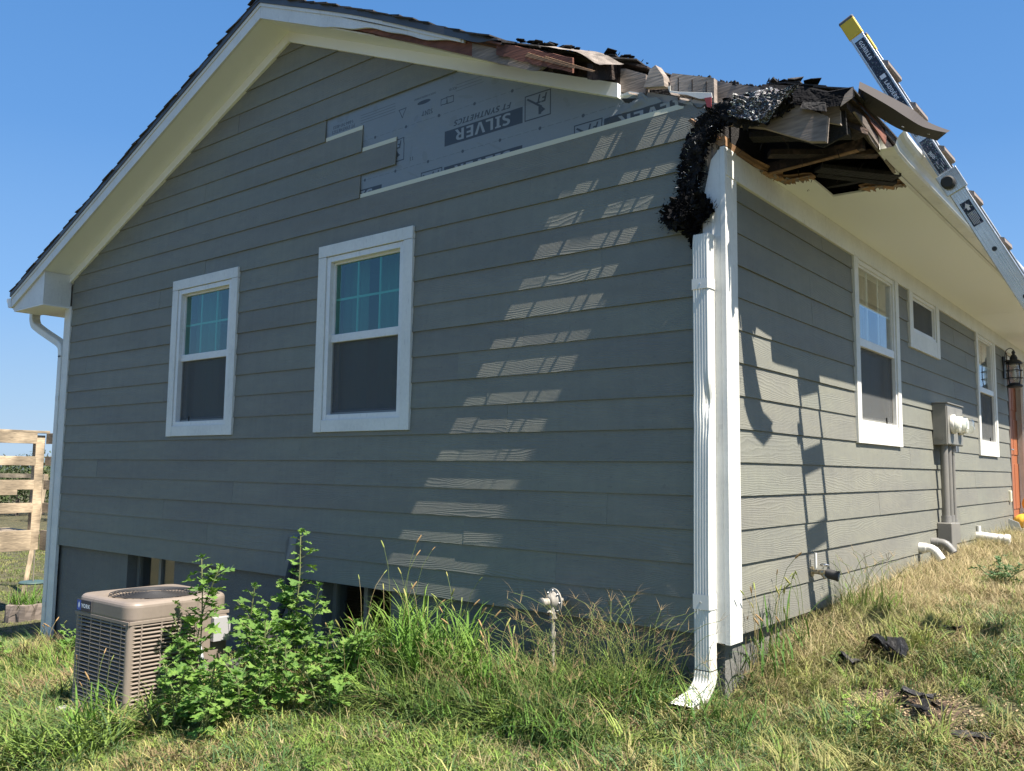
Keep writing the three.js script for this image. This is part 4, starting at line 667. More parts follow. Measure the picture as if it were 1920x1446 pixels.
{
  const U = [[0.66, 2.841, -0.219], [0.735, 2.79, -0.262], [0.81, 2.735, -0.305], [0.88, 2.679, -0.344], [0.93, 2.622, -0.39], [0.97, 2.605, -0.46], [1.01, 2.596, -0.533]];
  const M = [[0.68, 2.768, -0.13], [0.755, 2.70, -0.135], [0.83, 2.632, -0.145], [0.90, 2.565, -0.16], [0.945, 2.532, -0.21], [0.985, 2.53, -0.30], [1.02, 2.54, -0.40]];
  const D = [[0.645, 2.775, -0.23], [0.685, 2.70, -0.24], [0.76, 2.625, -0.275], [0.825, 2.575, -0.31], [0.88, 2.55, -0.35], [0.915, 2.555, -0.45], [0.945, 2.56, -0.54]];
  const O = V(0.66, 2.75, -0.18), P = [], I = [], rows = [U, M, D];
  const fine = rows.map((l) => new THREE.CatmullRomCurve3(l.map((q) => V(...q))).getPoints(30));
  for (const l of fine) for (const q of l) P.push(q.x - O.x, q.y - O.y, q.z - O.z);
  const n = fine[0].length; for (let j = 0; j < 2; j++) for (let i = 0; i < n - 1; i++) { const a = j * n + i, b = a + n; I.push(a, a + 1, b, b, a + 1, b + 1); }
  let g = new THREE.BufferGeometry(); g.setAttribute('position', new THREE.Float32BufferAttribute(P, 3)); g.setIndex(I); g = g.toNonIndexed(); g.computeVertexNormals(); g.setAttribute('uv', new THREE.BufferAttribute(new Float32Array(g.attributes.position.count * 2), 2));
  const t = thing('bent_drip_edge', 'bent strip of dark bronze drip edge sticking out past the ladder', 'metal strip', O.toArray());
  mesh('metal_strip', uvBox(g), bronzeMat, t);
  mesh('nail', merge([[0.80, 2.56, -0.12], [0.87, 2.53, -0.16], [0.955, 2.515, -0.29]].map(([x, y, z]) => pipe(V(x - O.x, y - O.y, z - O.z), V(x - O.x + 0.012, y - O.y - 0.01, z - O.z + 0.012), 0.0025, 5))), steelMat, t);
}

// ---------------------------------------------------------------- ladder
{
  const T0 = V(0.42, 3.50, -0.845), dir = V(0.82, -1.71, -0.225).normalize(), lat = V(-0.05, 0.105, -1).normalize();
  const nrm = lat.clone().cross(dir).normalize(); if (nrm.y < 0) nrm.negate();
  lat.copy(nrm.clone().cross(dir)).normalize(); if (lat.z > 0) lat.negate();
  const LEN = 4.15, base = T0.clone().addScaledVector(dir, LEN);
  const t = thing('ladder', 'aluminium folding ladder leaning on the eave, yellow caps and wide treads', 'ladder', base.toArray());
  // ladder frame: s down the rail from the top, n outward, w across (0 = near rail)
  const at = (s, n, w) => T0.clone().addScaledVector(dir, s).addScaledVector(nrm, n).addScaledVector(lat, w).sub(base);
  const block = (s0, s1, n0, n1, w0, w1, r = 0.003) => { const g = new RoundedBoxGeometry(s1 - s0, n1 - n0, Math.abs(w1 - w0), 1, r); uvBox(g); const q = uvBox(g); q.applyMatrix4(new THREE.Matrix4().makeBasis(dir, nrm, dir.clone().cross(nrm)).setPosition(at((s0 + s1) / 2, (n0 + n1) / 2, (w0 + w1) / 2))); return q; };
  const W = 0.37, SPLIT = 1.20;
  for (const [w0, w1, far] of [[0, 0.028, 0], [W - 0.028, W, 1]]) {
    const rail = mesh('rail', merge([block(0.05, 2.6, -0.036, 0.036, w0, w1, 0.006), block(0.05, 2.6, 0.031, 0.040, w0 - 0.003, w1 + 0.003, 0.003), block(0.05, 2.6, -0.040, -0.034, w0 - 0.002, w1 + 0.002, 0.003)]), ladderMat, t);
    const e = 0.006; const lower = mesh('lower_rail', merge([block(SPLIT, LEN, -0.043, 0.043, w0 - e, w1 + e, 0.006), block(SPLIT, LEN, 0.039, 0.047, w0 - e - 0.004, w1 + e + 0.004, 0.003)]), ladderMat, t);
    mesh('end_cap', merge([block(-0.02, 0.10, -0.044, 0.044, w0 - 0.006, w1 + 0.006, 0.008)]), mat(L(0.72, 0.50, 0.03), 0.5), t, 'worn yellow plastic end cap');
    mesh('end_pad', block(-0.036, -0.012, -0.046, 0.046, w0 - 0.007, w1 + 0.007, 0.01), mat(L(0.12, 0.12, 0.13), 0.7), t);
    mesh('foot', block(LEN - 0.12, LEN + 0.02, -0.06, 0.06, w0 - 0.012, w1 + 0.012, 0.01), rubberMat, t);
    if (!far) for (const [s, i] of [[1.60, 0], [1.905, 1], [2.21, 2], [2.5, 3]]) mesh('rivet_hole', pipe(at(s, 0.0, -0.0095), at(s, 0, -0.0075), 0.013, 14), rubberMat, t);
  }
  const gripMat = mat(L(0.24, 0.20, 0.18), 0.75);
  for (let k = 0; k < 13; k++) {
    const s = 0.30 + k * 0.3085; if (s > LEN - 0.2) break;
    const H = (x, y) => [0.43 * x * 0.95 - 0.895 * y * 1.0, 0.9 * x * 0.95 + 0.43 * y * 1.0];     // horizontal tread, x outward, y up
    const sec = [H(-0.012, -0.004), H(-0.006, 0.004), H(0.062, 0.004), H(0.082, -0.006), H(0.084, -0.026), H(0.074, -0.034), H(0.0, -0.034)];
    mesh('rung', slab(sec.map(([a, b]) => at(s + a, b, 0.003)), lat.clone().multiplyScalar(W - 0.006)), gripMat, t);
    mesh('tread_cap', slab([H(0.055, 0.006), H(0.082, -0.004), H(0.060, 0.0)].map(([a, b]) => at(s + a, b, 0.002)), lat.clone().multiplyScalar(W - 0.004)), ladderMat, t);
  }
  // lock knob
  mesh('lock_knob', merge([pipe(at(1.155, -0.012, -0.004), at(1.155, -0.012, -0.055), 0.036, 20), pipe(at(1.155, -0.012, -0.055), at(1.155, -0.012, -0.062), 0.036, 20, 0.028)]), rubberMat, t, 'black round lock knob');
  mesh('lock_collar', block(1.09, 1.22, -0.056, 0.062, -0.016, -0.004, 0.004), ladderMat, t);
  // stickers
  const sticker = (s0, s1, n0, n1, off, draw, pw, ph) => {
    const a = at(s0, n0, off), b = at(s1, n0, off), c = at(s1, n1, off), d = at(s0, n1, off), g = new THREE.BufferGeometry();
    g.setAttribute('position', new THREE.Float32BufferAttribute([...a.toArray(), ...b.toArray(), ...c.toArray(), ...a.toArray(), ...c.toArray(), ...d.toArray()], 3)); g.setAttribute('uv', new THREE.Float32BufferAttribute([0, 0, 1, 0, 1, 1, 0, 0, 1, 1, 0, 1], 2)); g.computeVertexNormals();
    mesh('sticker', g, mat(0xffffff, 0.5, { map: canvasTex(pw, ph, draw) }), t);
  };
  const wear = (g, w, h, seed, n) => { const r = rngOf(seed); for (let i = 0; i < n; i++) { g.fillStyle = `rgba(${150 + r() * 60 | 0},${152 + r() * 60 | 0},${156 + r() * 60 | 0},${0.4 + r() * 0.5})`; g.beginPath(); g.ellipse(r() * w, r() * h, 1 + r() * 9, 1 + r() * 4, r() * 3, 0, 7); g.fill(); } };
  sticker(0.13, 0.66, -0.027, 0.029, -0.0035, (g, w, h) => { g.fillStyle = '#1d2738'; g.fillRect(0, 0, w, h); g.fillStyle = '#e6e9ea'; g.font = `bold ${h * 0.52}px sans-serif`; g.textBaseline = 'middle'; g.textAlign = 'left'; g.save(); g.scale(0.92, 1); g.fillText('GORILLA', 18, h * 0.5); g.fillText('LADDERS', 640, h * 0.5); g.restore(); g.fillRect(505, h * 0.2, 50, h * 0.55); g.fillRect(w - 26, 8, 8, h - 16); wear(g, w, h, 4, 260); }, 1024, 128);
  sticker(0.675, 0.82, -0.027, 0.029, -0.0035, (g, w, h) => { g.fillStyle = '#2a3342'; g.fillRect(0, 0, w, h); g.strokeStyle = '#c7ccd0'; g.lineWidth = 4; for (let i = 0; i < 5; i++) { g.beginPath(); g.moveTo(20 + i * 24, 18); g.lineTo(40 + i * 26, 100); g.stroke(); } wear(g, w, h, 8, 160); }, 256, 128);
  sticker(0.86, 1.08, -0.027, 0.029, -0.0035, (g, w, h) => { g.fillStyle = '#222c3b'; g.fillRect(0, 0, w, h); g.fillStyle = '#dfe3e5'; g.font = 'bold 52px sans-serif'; g.save(); g.translate(150, 110); g.rotate(-0.2); g.fillText('300', 0, 0); g.restore(); for (let i = 0; i < 5; i++) g.fillRect(270 + (i % 3) * 36, 18 + i * 20, 60 - i * 6, 6); wear(g, w, h, 11, 240); }, 400, 128);
  sticker(1.29, 1.44, -0.026, 0.028, -0.0092, (g, w, h) => { g.fillStyle = '#1b2433'; g.fillRect(0, 0, w, h); g.fillStyle = '#e3dcd8'; g.beginPath(); g.moveTo(20, 64); g.lineTo(62, 26); g.lineTo(62, 46); g.lineTo(92, 46); g.lineTo(92, 82); g.lineTo(62, 82); g.lineTo(62, 102); g.fill(); for (let i = 0; i < 6; i++) g.fillRect(116, 16 + i * 17, 100 + (i * 37) % 40, 7); wear(g, w, h, 15, 90); }, 256, 128);
}

// ---------------------------------------------------------------- things fixed to the walls
{ // twin electric meter
  const t = thing('meter_box', 'grey electric meter box with two round glass meters on the side wall', 'meter box', [0.018, 1.11, -4.64]);
  mesh('cabinet', bx(0, 0.118, 0.0, 0.375, -0.315, 0.325, 0.005), boxGreyMat, t);
  mesh('cover', bx(0.1185, 0.126, 0.008, 0.352, -0.302, -0.004, 0.003), boxGreyMat, t); mesh('cover', bx(0.1185, 0.126, 0.008, 0.352, 0.004, 0.312, 0.003), boxGreyMat, t);
  mesh('rain_lip', bx(-0.004, 0.134, 0.376, 0.384, -0.32, 0.33), boxGreyMat, t);
  mesh('knockout', merge([pipe(V(0.06, 0.07, 0.3255), V(0.06, 0.07, 0.3275), 0.032, 24), pipe(V(0.06, 0.07, 0.3275), V(0.06, 0.07, 0.329), 0.02, 24)]), boxGreyMat, t);
  for (const z of [0.16, -0.15]) {
    const m = group('meter', t); m.position.set(0.126, 0.19, z);
    mesh('collar', lathe([[0.082, 0], [0.088, 0.004], [0.088, 0.03], [0.080, 0.034]], 28).rotateZ(-Math.PI / 2), mat(L(0.75, 0.73, 0.66), 0.4), m);
    mesh('dial', lathe([[0.0, 0.07], [0.07, 0.07], [0.072, 0.03]], 28).rotateZ(-Math.PI / 2), mat(L(0.72, 0.71, 0.65), 0.5), m);
    mesh('label_plate', bx(0.071, 0.074, -0.03, 0.035, -0.045, 0.045), mat(0xffffff, 0.5, { map: canvasTex(128, 96, (g) => { g.fillStyle = '#e8e6dd'; g.fillRect(0, 0, 128, 96); g.fillStyle = '#2b2b2c'; g.fillRect(18, 46, 70, 30); g.fillStyle = '#b24c35'; g.fillRect(10, 12, 100, 8); g.fillStyle = '#555'; for (let i = 0; i < 4; i++) g.fillRect(12, 26 + i * 4, 90, 1.5); }) }), m);
    mesh('glass_cover', lathe([[0.0, 0.125], [0.045, 0.122], [0.068, 0.11], [0.076, 0.085], [0.078, 0.034]], 28).rotateZ(-Math.PI / 2), glassMat, m);
  }
  mesh('hasp', merge([bx(0.08, 0.12, -0.06, 0.0, -0.06, -0.03), bx(0.09, 0.115, -0.055, 0.0, -0.16, -0.14)]), steelMat, t);
  for (const [z, r, yb] of [[0.215, 0.033, -0.66], [0.045, 0.027, -0.66], [-0.115, 0.02, -0.70]]) {
    const c = mesh('conduit', pipe(V(0.065, -0.001, z), V(0.065, yb, z), r, 18), boxGreyMat, t); mesh('coupling', pipe(V(0.065, yb + 0.02, z), V(0.065, yb - 0.06, z), r * 1.28, 18), greyPvcMat, t);
  }
  mesh('conduit_body', bx(0.0, 0.125, -0.95, -0.70, 0.12, 0.29, 0.01), boxGreyMat, t); mesh('conduit_body', bx(0.0, 0.115, -0.90, -0.71, -0.09, 0.10, 0.01), boxGreyMat, t);
}
{ // drain stubs low on the side wall
  const elbow = (p, r, m, out, drop, label) => { const t = thing('drain_pipe', label, 'pipe', p); const c = [V(-0.02, 0.0, 0), V(out * 0.55, 0.0, 0), V(out * 0.85, -drop * 0.3, 0), V(out * 1.15, -drop, 0)]; mesh('pipe', tube(c, r, 18, 24), m, t); mesh('socket', pipe(V(0.0, 0, 0), V(0.055, 0, 0), r * 1.22, 18), m, t); mesh('socket', tube([c[2].clone().lerp(c[1], 0.25), c[2]], r * 1.14, 18, 3), m, t); mesh('bore', pipe(c[3].clone().add(V(-0.002, 0.004, 0)), c[3].clone().add(V(0.0014, -0.0025, 0)), r * 0.86, 18), darkMat, t); return t; };
  elbow([0.018, 0.225, -3.72], 0.034, pvcMat, 0.15, 0.09, 'white plastic drain elbow low on the side wall');
  elbow([0.018, 0.245, -4.15], 0.034, greyPvcMat, 0.15, 0.08, 'grey plastic drain elbow below the meter conduits');
  const t = thing('drain_pipe', 'long white plastic pipe stub beyond the meter conduits', 'pipe', [0.018, 0.21, -6.05]);
  mesh('pipe', pipe(V(-0.02, 0, 0), V(0.30, -0.03, 0.0), 0.045, 18), pvcMat, t); mesh('cap', merge([pipe(V(0.26, -0.026, 0), V(0.305, -0.031, 0), 0.055, 18), pipe(V(0.305, -0.031, 0), V(0.31, -0.0315, 0), 0.04, 18)]), pvcMat, t); mesh('riser', pipe(V(0.02, 0.03, 0), V(0.02, 0.1, 0), 0.022, 14), pvcMat, t); mesh('strap', pipe(V(0.21, -0.022, 0), V(0.225, -0.024, 0), 0.05, 18), pvcMat, t);
}
{ // hose bib
  const brass = mat(L(0.52, 0.45, 0.32), 0.38, { metalness: 0.7, map: whiteTone });
  const t = thing('hose_tap', 'brass outdoor hose tap with a black coupling on the side wall', 'tap', [0.016, 0.235, -1.17]);
  mesh('flange', pipe(V(0, 0, 0), V(0.008, 0, 0), 0.032, 18), brass, t);
  mesh('body', merge([pipe(V(0.008, 0, 0), V(0.085, 0, 0), 0.014, 14), lathe([[0, -0.018], [0.018, -0.014], [0.02, 0.0], [0.018, 0.014], [0, 0.018]], 14).translate(0.06, 0, 0), pipe(V(0.06, 0, 0), V(0.088, -0.035, 0), 0.013, 14)]), brass, t);
  mesh('handle', merge([pipe(V(0.06, 0.0, 0.0), V(0.075, 0.04, 0.0), 0.006, 8), new THREE.TorusGeometry(0.024, 0.006, 8, 18).rotateX(1.3).translate(0.078, 0.044, 0).toNonIndexed()]), steelMat, t);
  mesh('coupling', merge([pipe(V(0.085, -0.005, -0.012), V(0.15, -0.018, -0.02), 0.03, 18), pipe(V(0.15, -0.018, -0.02), V(0.158, -0.0195, -0.021), 0.033, 18)]), rubberMat, t);
  mesh('bore', pipe(V(0.158, -0.0195, -0.021), V(0.1595, -0.0198, -0.0212), 0.022, 18), mat(L(0.25, 0.26, 0.28), 0.5), t);
  mesh('vacuum_breaker', pipe(V(0.03, 0.018, 0.01), V(0.03, 0.115, 0.01), 0.008, 10), pvcMat, t);
}
{ // gas regulator on the gable
  const gm = mat(L(0.36, 0.335, 0.29), 0.6, { map: whiteTone });
  const t = thing('gas_regulator', 'round grey gas regulator on its riser in front of the gable', 'regulator', [-1.0, -0.42, 0.13]);
  const disc = (y0, prof) => lathe(prof, 26).rotateX(Math.PI / 2).rotateY(-0.3).translate(0, 0.51, 0.0);
  mesh('diaphragm_case', disc(0, [[0, -0.022], [0.05, -0.022], [0.058, -0.008], [0.058, 0.008], [0.050, 0.012], [0.048, 0.02], [0.040, 0.024], [0.038, 0.034], [0.026, 0.040], [0, 0.04]]), gm, t);
  mesh('bolt_flange', disc(0, [[0.05, -0.006], [0.074, -0.005], [0.076, 0.0], [0.074, 0.005], [0.05, 0.006]]), gm, t);
  mesh('spring_cap', merge([lathe([[0.022, 0.04], [0.022, 0.075], [0.026, 0.077], [0.026, 0.09], [0, 0.09]], 18).rotateX(Math.PI / 2).rotateY(-0.3).translate(0, 0.51, 0)]), gm, t);
  mesh('vent_elbow', tube([V(0.0, 0.47, 0.01), V(0.0, 0.45, 0.03), V(0.01, 0.44, 0.05)], 0.02, 14, 12), gm, t);
  mesh('riser', merge([pipe(V(0.01, -0.05, 0.02), V(0.01, 0.42, 0.02), 0.011, 12), pipe(V(0.01, 0.42, 0.02), V(0.01, 0.49, 0.02), 0.024, 14, 0.018), pipe(V(0.01, 0.31, 0.02), V(0.01, 0.345, 0.02), 0.017, 6), pipe(V(0.01, 0.24, 0.02), V(0.01, 0.27, 0.02), 0.016, 6)]), gm, t);
  mesh('inlet_pipe', pipe(V(0, 0.51, -0.03), V(0.0, 0.51, -0.135), 0.013, 12), gm, t);
  mesh('bolt', merge(Array.from({ length: 8 }, (_, i) => lathe([[0, 0.012], [0.005, 0.012], [0.005, -0.012], [0, -0.012]], 6).rotateX(Math.PI / 2).translate(Math.cos(i * 0.785) * 0.064, Math.sin(i * 0.785) * 0.064, 0).rotateY(-0.3).translate(0, 0.51, 0))), steelMat, t);
}
{ // line-set cover and its black hose behind the weeds
  const t = thing('wall_hood', 'grey hood with a black line-set hose behind the tall weed', 'hood', [-3.51, 0.1, 0.014]);
  mesh('hood', slab([V(-0.062, 0, 0.055), V(0.062, 0, 0.055), V(0.062, 0.17, 0.055), V(0.05, 0.215, 0.03), V(-0.05, 0.215, 0.03), V(-0.062, 0.17, 0.055)], V(0, 0, -0.05)), boxGreyMat, t);
  mesh('hose', merge([tube([V(0, 0.02, 0.03), V(0.0, -0.1, 0.06), V(-0.02, -0.3, 0.09), V(-0.06, -0.6, 0.25), V(-0.15, -0.72, 0.6)], 0.03, 10, 24), tube([V(0.03, 0.02, 0.03), V(0.035, -0.2, 0.05), V(0.03, -0.5, 0.1), V(-0.05, -0.7, 0.5)], 0.012, 8, 20)]), rubberMat, t);
}
{ // lantern by the door
  const iron = mat(L(0.025, 0.027, 0.032), 0.5, { metalness: 0.3 });
  const t = thing('wall_lantern', 'black caged lantern on a bracket beside the door', 'lantern', [0.018, 1.93, -8.05]);
  mesh('wall_plate', bx(0, 0.014, 0.12, 0.40, -0.05, 0.05, 0.006), iron, t);
  mesh('arm', merge([tube([V(0.012, 0.33, 0), V(0.05, 0.345, 0), V(0.09, 0.34, 0)], 0.010, 8, 10), tube([V(0.01, 0.30, 0.0), V(0.03, 0.46, 0.0), V(0.08, 0.50, 0), V(0.12, 0.47, 0), V(0.125, 0.44, 0)], 0.005, 6, 20)]), iron, t);
  const A = V(0.115, 0, 0);
  mesh('cap', lathe([[0, 0.47], [0.012, 0.465], [0.022, 0.44], [0.014, 0.42], [0.03, 0.405], [0.045, 0.37], [0.04, 0.355], [0.075, 0.335], [0.098, 0.30], [0.085, 0.295], [0.0, 0.295]], 18).translate(...A), iron, t);
  mesh('base', lathe([[0, 0.0], [0.07, 0.0], [0.09, 0.012], [0.09, 0.028], [0.062, 0.05], [0.05, 0.06], [0, 0.06]], 18).translate(...A), iron, t);
  mesh('glass', lathe([[0.045, 0.06], [0.06, 0.10], [0.064, 0.18], [0.055, 0.25], [0.045, 0.295]], 20).translate(...A), new THREE.MeshPhysicalMaterial({ color: 0xf2f2ee, roughness: 0.25, transmission: 0.85, thickness: 0, side: THREE.DoubleSide }), t);
  mesh('bulb', lathe([[0, 0.10], [0.02, 0.12], [0.026, 0.16], [0.018, 0.2], [0.012, 0.24], [0, 0.24]], 14).translate(...A), mat(L(0.8, 0.79, 0.75), 0.4), t);
  mesh('cage', merge([...[0, 1, 2, 3].map((i) => { const a = i * 1.571 + 0.6, c = Math.cos(a), s = Math.sin(a); return tube([V(A.x + c * 0.075, 0.03, s * 0.075), V(A.x + c * 0.088, 0.14, s * 0.088), V(A.x + c * 0.088, 0.22, s * 0.088), V(A.x + c * 0.08, 0.31, s * 0.08)], 0.0055, 6, 14); }), ...[0.12, 0.215].map((y) => new THREE.TorusGeometry(0.09, 0.0055, 6, 28).rotateX(Math.PI / 2).translate(A.x, y, 0).toNonIndexed())]), iron, t);
}
{ // door and its surround are parts of the house
  const d = group('front_door', house), orange = mat(L(0.38, 0.125, 0.05), 0.5, { map: whiteTone });
  mesh('door_leaf', bx(-0.12, -0.075, 0.28, 2.33, -9.42, -8.50, 0.003), orange, d);
  for (const [a, b] of [[0.4, 1.0], [1.12, 1.6], [1.72, 2.2]]) for (const z of [-8.92, -9.3]) mesh('door_panel', bx(-0.076, -0.066, a, b, z - 0.14, z + 0.14 + 0.06, 0.004), orange, d);
  mesh('handle', merge([bx(-0.075, -0.06, 1.12, 1.34, -8.63, -8.57, 0.004), pipe(V(-0.06, 1.18, -8.60), V(-0.02, 1.18, -8.60), 0.01, 10), pipe(V(-0.02, 1.18, -8.60), V(-0.02, 1.18, -8.74), 0.01, 10)]), steelMat, d);
  mesh('door_casing', merge([bx(-0.14, 0.02, 0.1, 2.405, -8.34, -8.29, 0.002)]), mat(L(0.10, 0.07, 0.055), 0.8), d, 'narrow dark brown jamb at the siding end');
  mesh('door_casing', merge([bx(-0.14, 0.05, 0.2, 2.405, -9.75, -9.45, 0.003), bx(-0.13, -0.02, 2.34, 2.405, -9.44, -8.35, 0.003)]), trimMat, d);
  mesh('storm_door', merge([bx(0.0, 0.035, 0.28, 2.33, -9.43, -9.36, 0.003)]), trimMat, d);
  mesh('wall_panel', bx(-0.14, -0.03, -0.1, 2.411, -12, -9.76), trimMat, d); mesh('door_reveal', bx(-0.2, -0.13, -0.1, 2.41, -9.75, -8.28), roomMat, d);
  mesh('threshold', bx(-0.13, 0.03, 0.20, 0.275, -9.44, -8.35, 0.003), steelMat, d);
  mesh('step', bx(0.0, 1.2, -0.3, 0.19, -10.2, -7.86, 0.012), foundationMat, d); mesh('step', bx(0.031, 0.6, 0.191, 0.345, -9.9, -8.42, 0.012), foundationMat, d);
  const bell = thing('door_chime', 'small cream outlet cover at the far end of the side wall', 'cover', [0.012, 0.52, -8.08]); mesh('plate', bx(0, 0.03, 0, 0.135, -0.04, 0.04, 0.006), mat(L(0.72, 0.68, 0.5), 0.5), bell); mesh('slot', bx(0.029, 0.032, 0.03, 0.105, -0.012, 0.012), mat(L(0.4, 0.37, 0.28), 0.6), bell);
}
function pumpkin(p, r, label) {
  const t = thing('pumpkin', label, 'pumpkin', p, 0.4, 'pumpkins on the doorstep'), P = [], I = [], n = 48, m = 18;
  for (let j = 0; j <= m; j++) for (let i = 0; i <= n; i++) { const a = i / n * 6.283, b = j / m * Math.PI, rib = 1 - 0.09 * Math.pow(Math.abs(Math.sin(a * 5)), 0.0 + 0.6) * 0 - 0.07 * Math.pow(Math.abs(Math.cos(a * 5)), 6), rad = r * Math.sin(b) * rib; P.push(Math.cos(a) * rad, r * 0.82 * (1 - Math.cos(b) * (1 - 0.18 * Math.exp(-Math.pow(b / 0.5, 2)))), Math.sin(a) * rad); }
  for (let j = 0; j < m; j++) for (let i = 0; i < n; i++) { const a = j * (n + 1) + i, b = a + n + 1; I.push(a, b, a + 1, a + 1, b, b + 1); }
  const g = new THREE.BufferGeometry(); g.setAttribute('position', new THREE.Float32BufferAttribute(P, 3)); g.setIndex(I); g.computeVertexNormals(); mesh('fruit', g, mat(L(0.72, 0.36, 0.035), 0.45), t);
  mesh('stalk', tube([V(0, r * 1.55, 0), V(0.01, r * 1.75, 0), V(0.03, r * 1.9, 0.01)], r * 0.11, 7, 8), mat(L(0.2, 0.19, 0.08), 0.9), t);
}
pumpkin([0.17, 0.191, -8.02], 0.115, 'small yellow pumpkin on the lower doorstep'); pumpkin([0.24, 0.346, -8.62], 0.17, 'larger yellow pumpkin on the upper doorstep');

// ---------------------------------------------------------------- ground
function groundY(x, z) {
  let b = x < 0 ? (x > -7.6 ? 0.09 * x : x > -12.6 ? -0.684 + 0.112 * (x + 7.6) : -1.244 + 0.008 * Math.max(x + 12.6, -40)) : -0.03 * Math.min(x, 10);
  const k = sstep(x, -6, -1);
  if (z > 0) b += -0.32 - 0.13 * Math.min(z, 6); else b += -0.32 + k * (0.25 * (1 - Math.exp(z / 0.7)) - 0.025 * Math.max(z, -20));
  return b + 0.025 * (noise(x * 1.3 + 50, z * 1.3 + 50) - 0.5);
}
const thatch = (a, b, c) => dataTex(1024, 1024, (u, v) => {
  const n = noise(u * 9, v * 9, 9, 9), m = noise(u * 40, v * 40, 40, 40), f = noise(u * 420, v * 200, 420, 200), s = noise(u * 160, v * 500, 160, 500), t = clamp(n * 0.75 + m * 0.5 - 0.1, 0, 1), k = 0.6 + 0.5 * f * s + 0.25 * (m - 0.5);
  return [lerp(a[0], b[0], t) * k, lerp(a[1], b[1], t) * k, lerp(a[2], b[2], t) * k].map((q, i) => f > 0.8 ? q * 0.5 + c[i] * 0.5 : q);
}, { srgb: true, repeat: [1 / 2.3, 1 / 2.3] });
{
  const axis = (lo, hi, fine0, fine1, step) => { const l = []; for (let v = fine0; v <= fine1 + 1e-6; v += step) l.push(v); let d = step * 1.5, v = fine1; while (v < hi) { v += d; d *= 1.35; l.push(Math.min(v, hi)); } d = step * 1.5; v = fine0; while (v > lo) { v -= d; d *= 1.35; l.unshift(Math.max(v, lo)); } return l; };
  const xs = axis(-420, 420, -13, 4, 0.14), zs = axis(-420, 420, -10, 6, 0.14), P = [], U = [], I = [];
  for (const z of zs) for (const x of xs) { P.push(x, groundY(x, z), z); U.push(x, z); }
  const n = xs.length; for (let j = 0; j < zs.length - 1; j++) for (let i = 0; i < n - 1; i++) { const a = j * n + i, b = a + n; I.push(a, b, a + 1, a + 1, b, b + 1); }
  const g = new THREE.BufferGeometry(); g.setAttribute('position', new THREE.Float32BufferAttribute(P, 3)); g.setAttribute('uv', new THREE.Float32BufferAttribute(U, 2)); g.setIndex(I); g.computeVertexNormals();
  const tex = thatch([0.42, 0.43, 0.28], [0.56, 0.52, 0.38], [0.66, 0.61, 0.46]);
  structure('lawn_ground', g, mat(L(0.62, 0.62, 0.56), 1, { map: tex, bumpMap: foundationTex, bumpScale: 0.02 }));
}

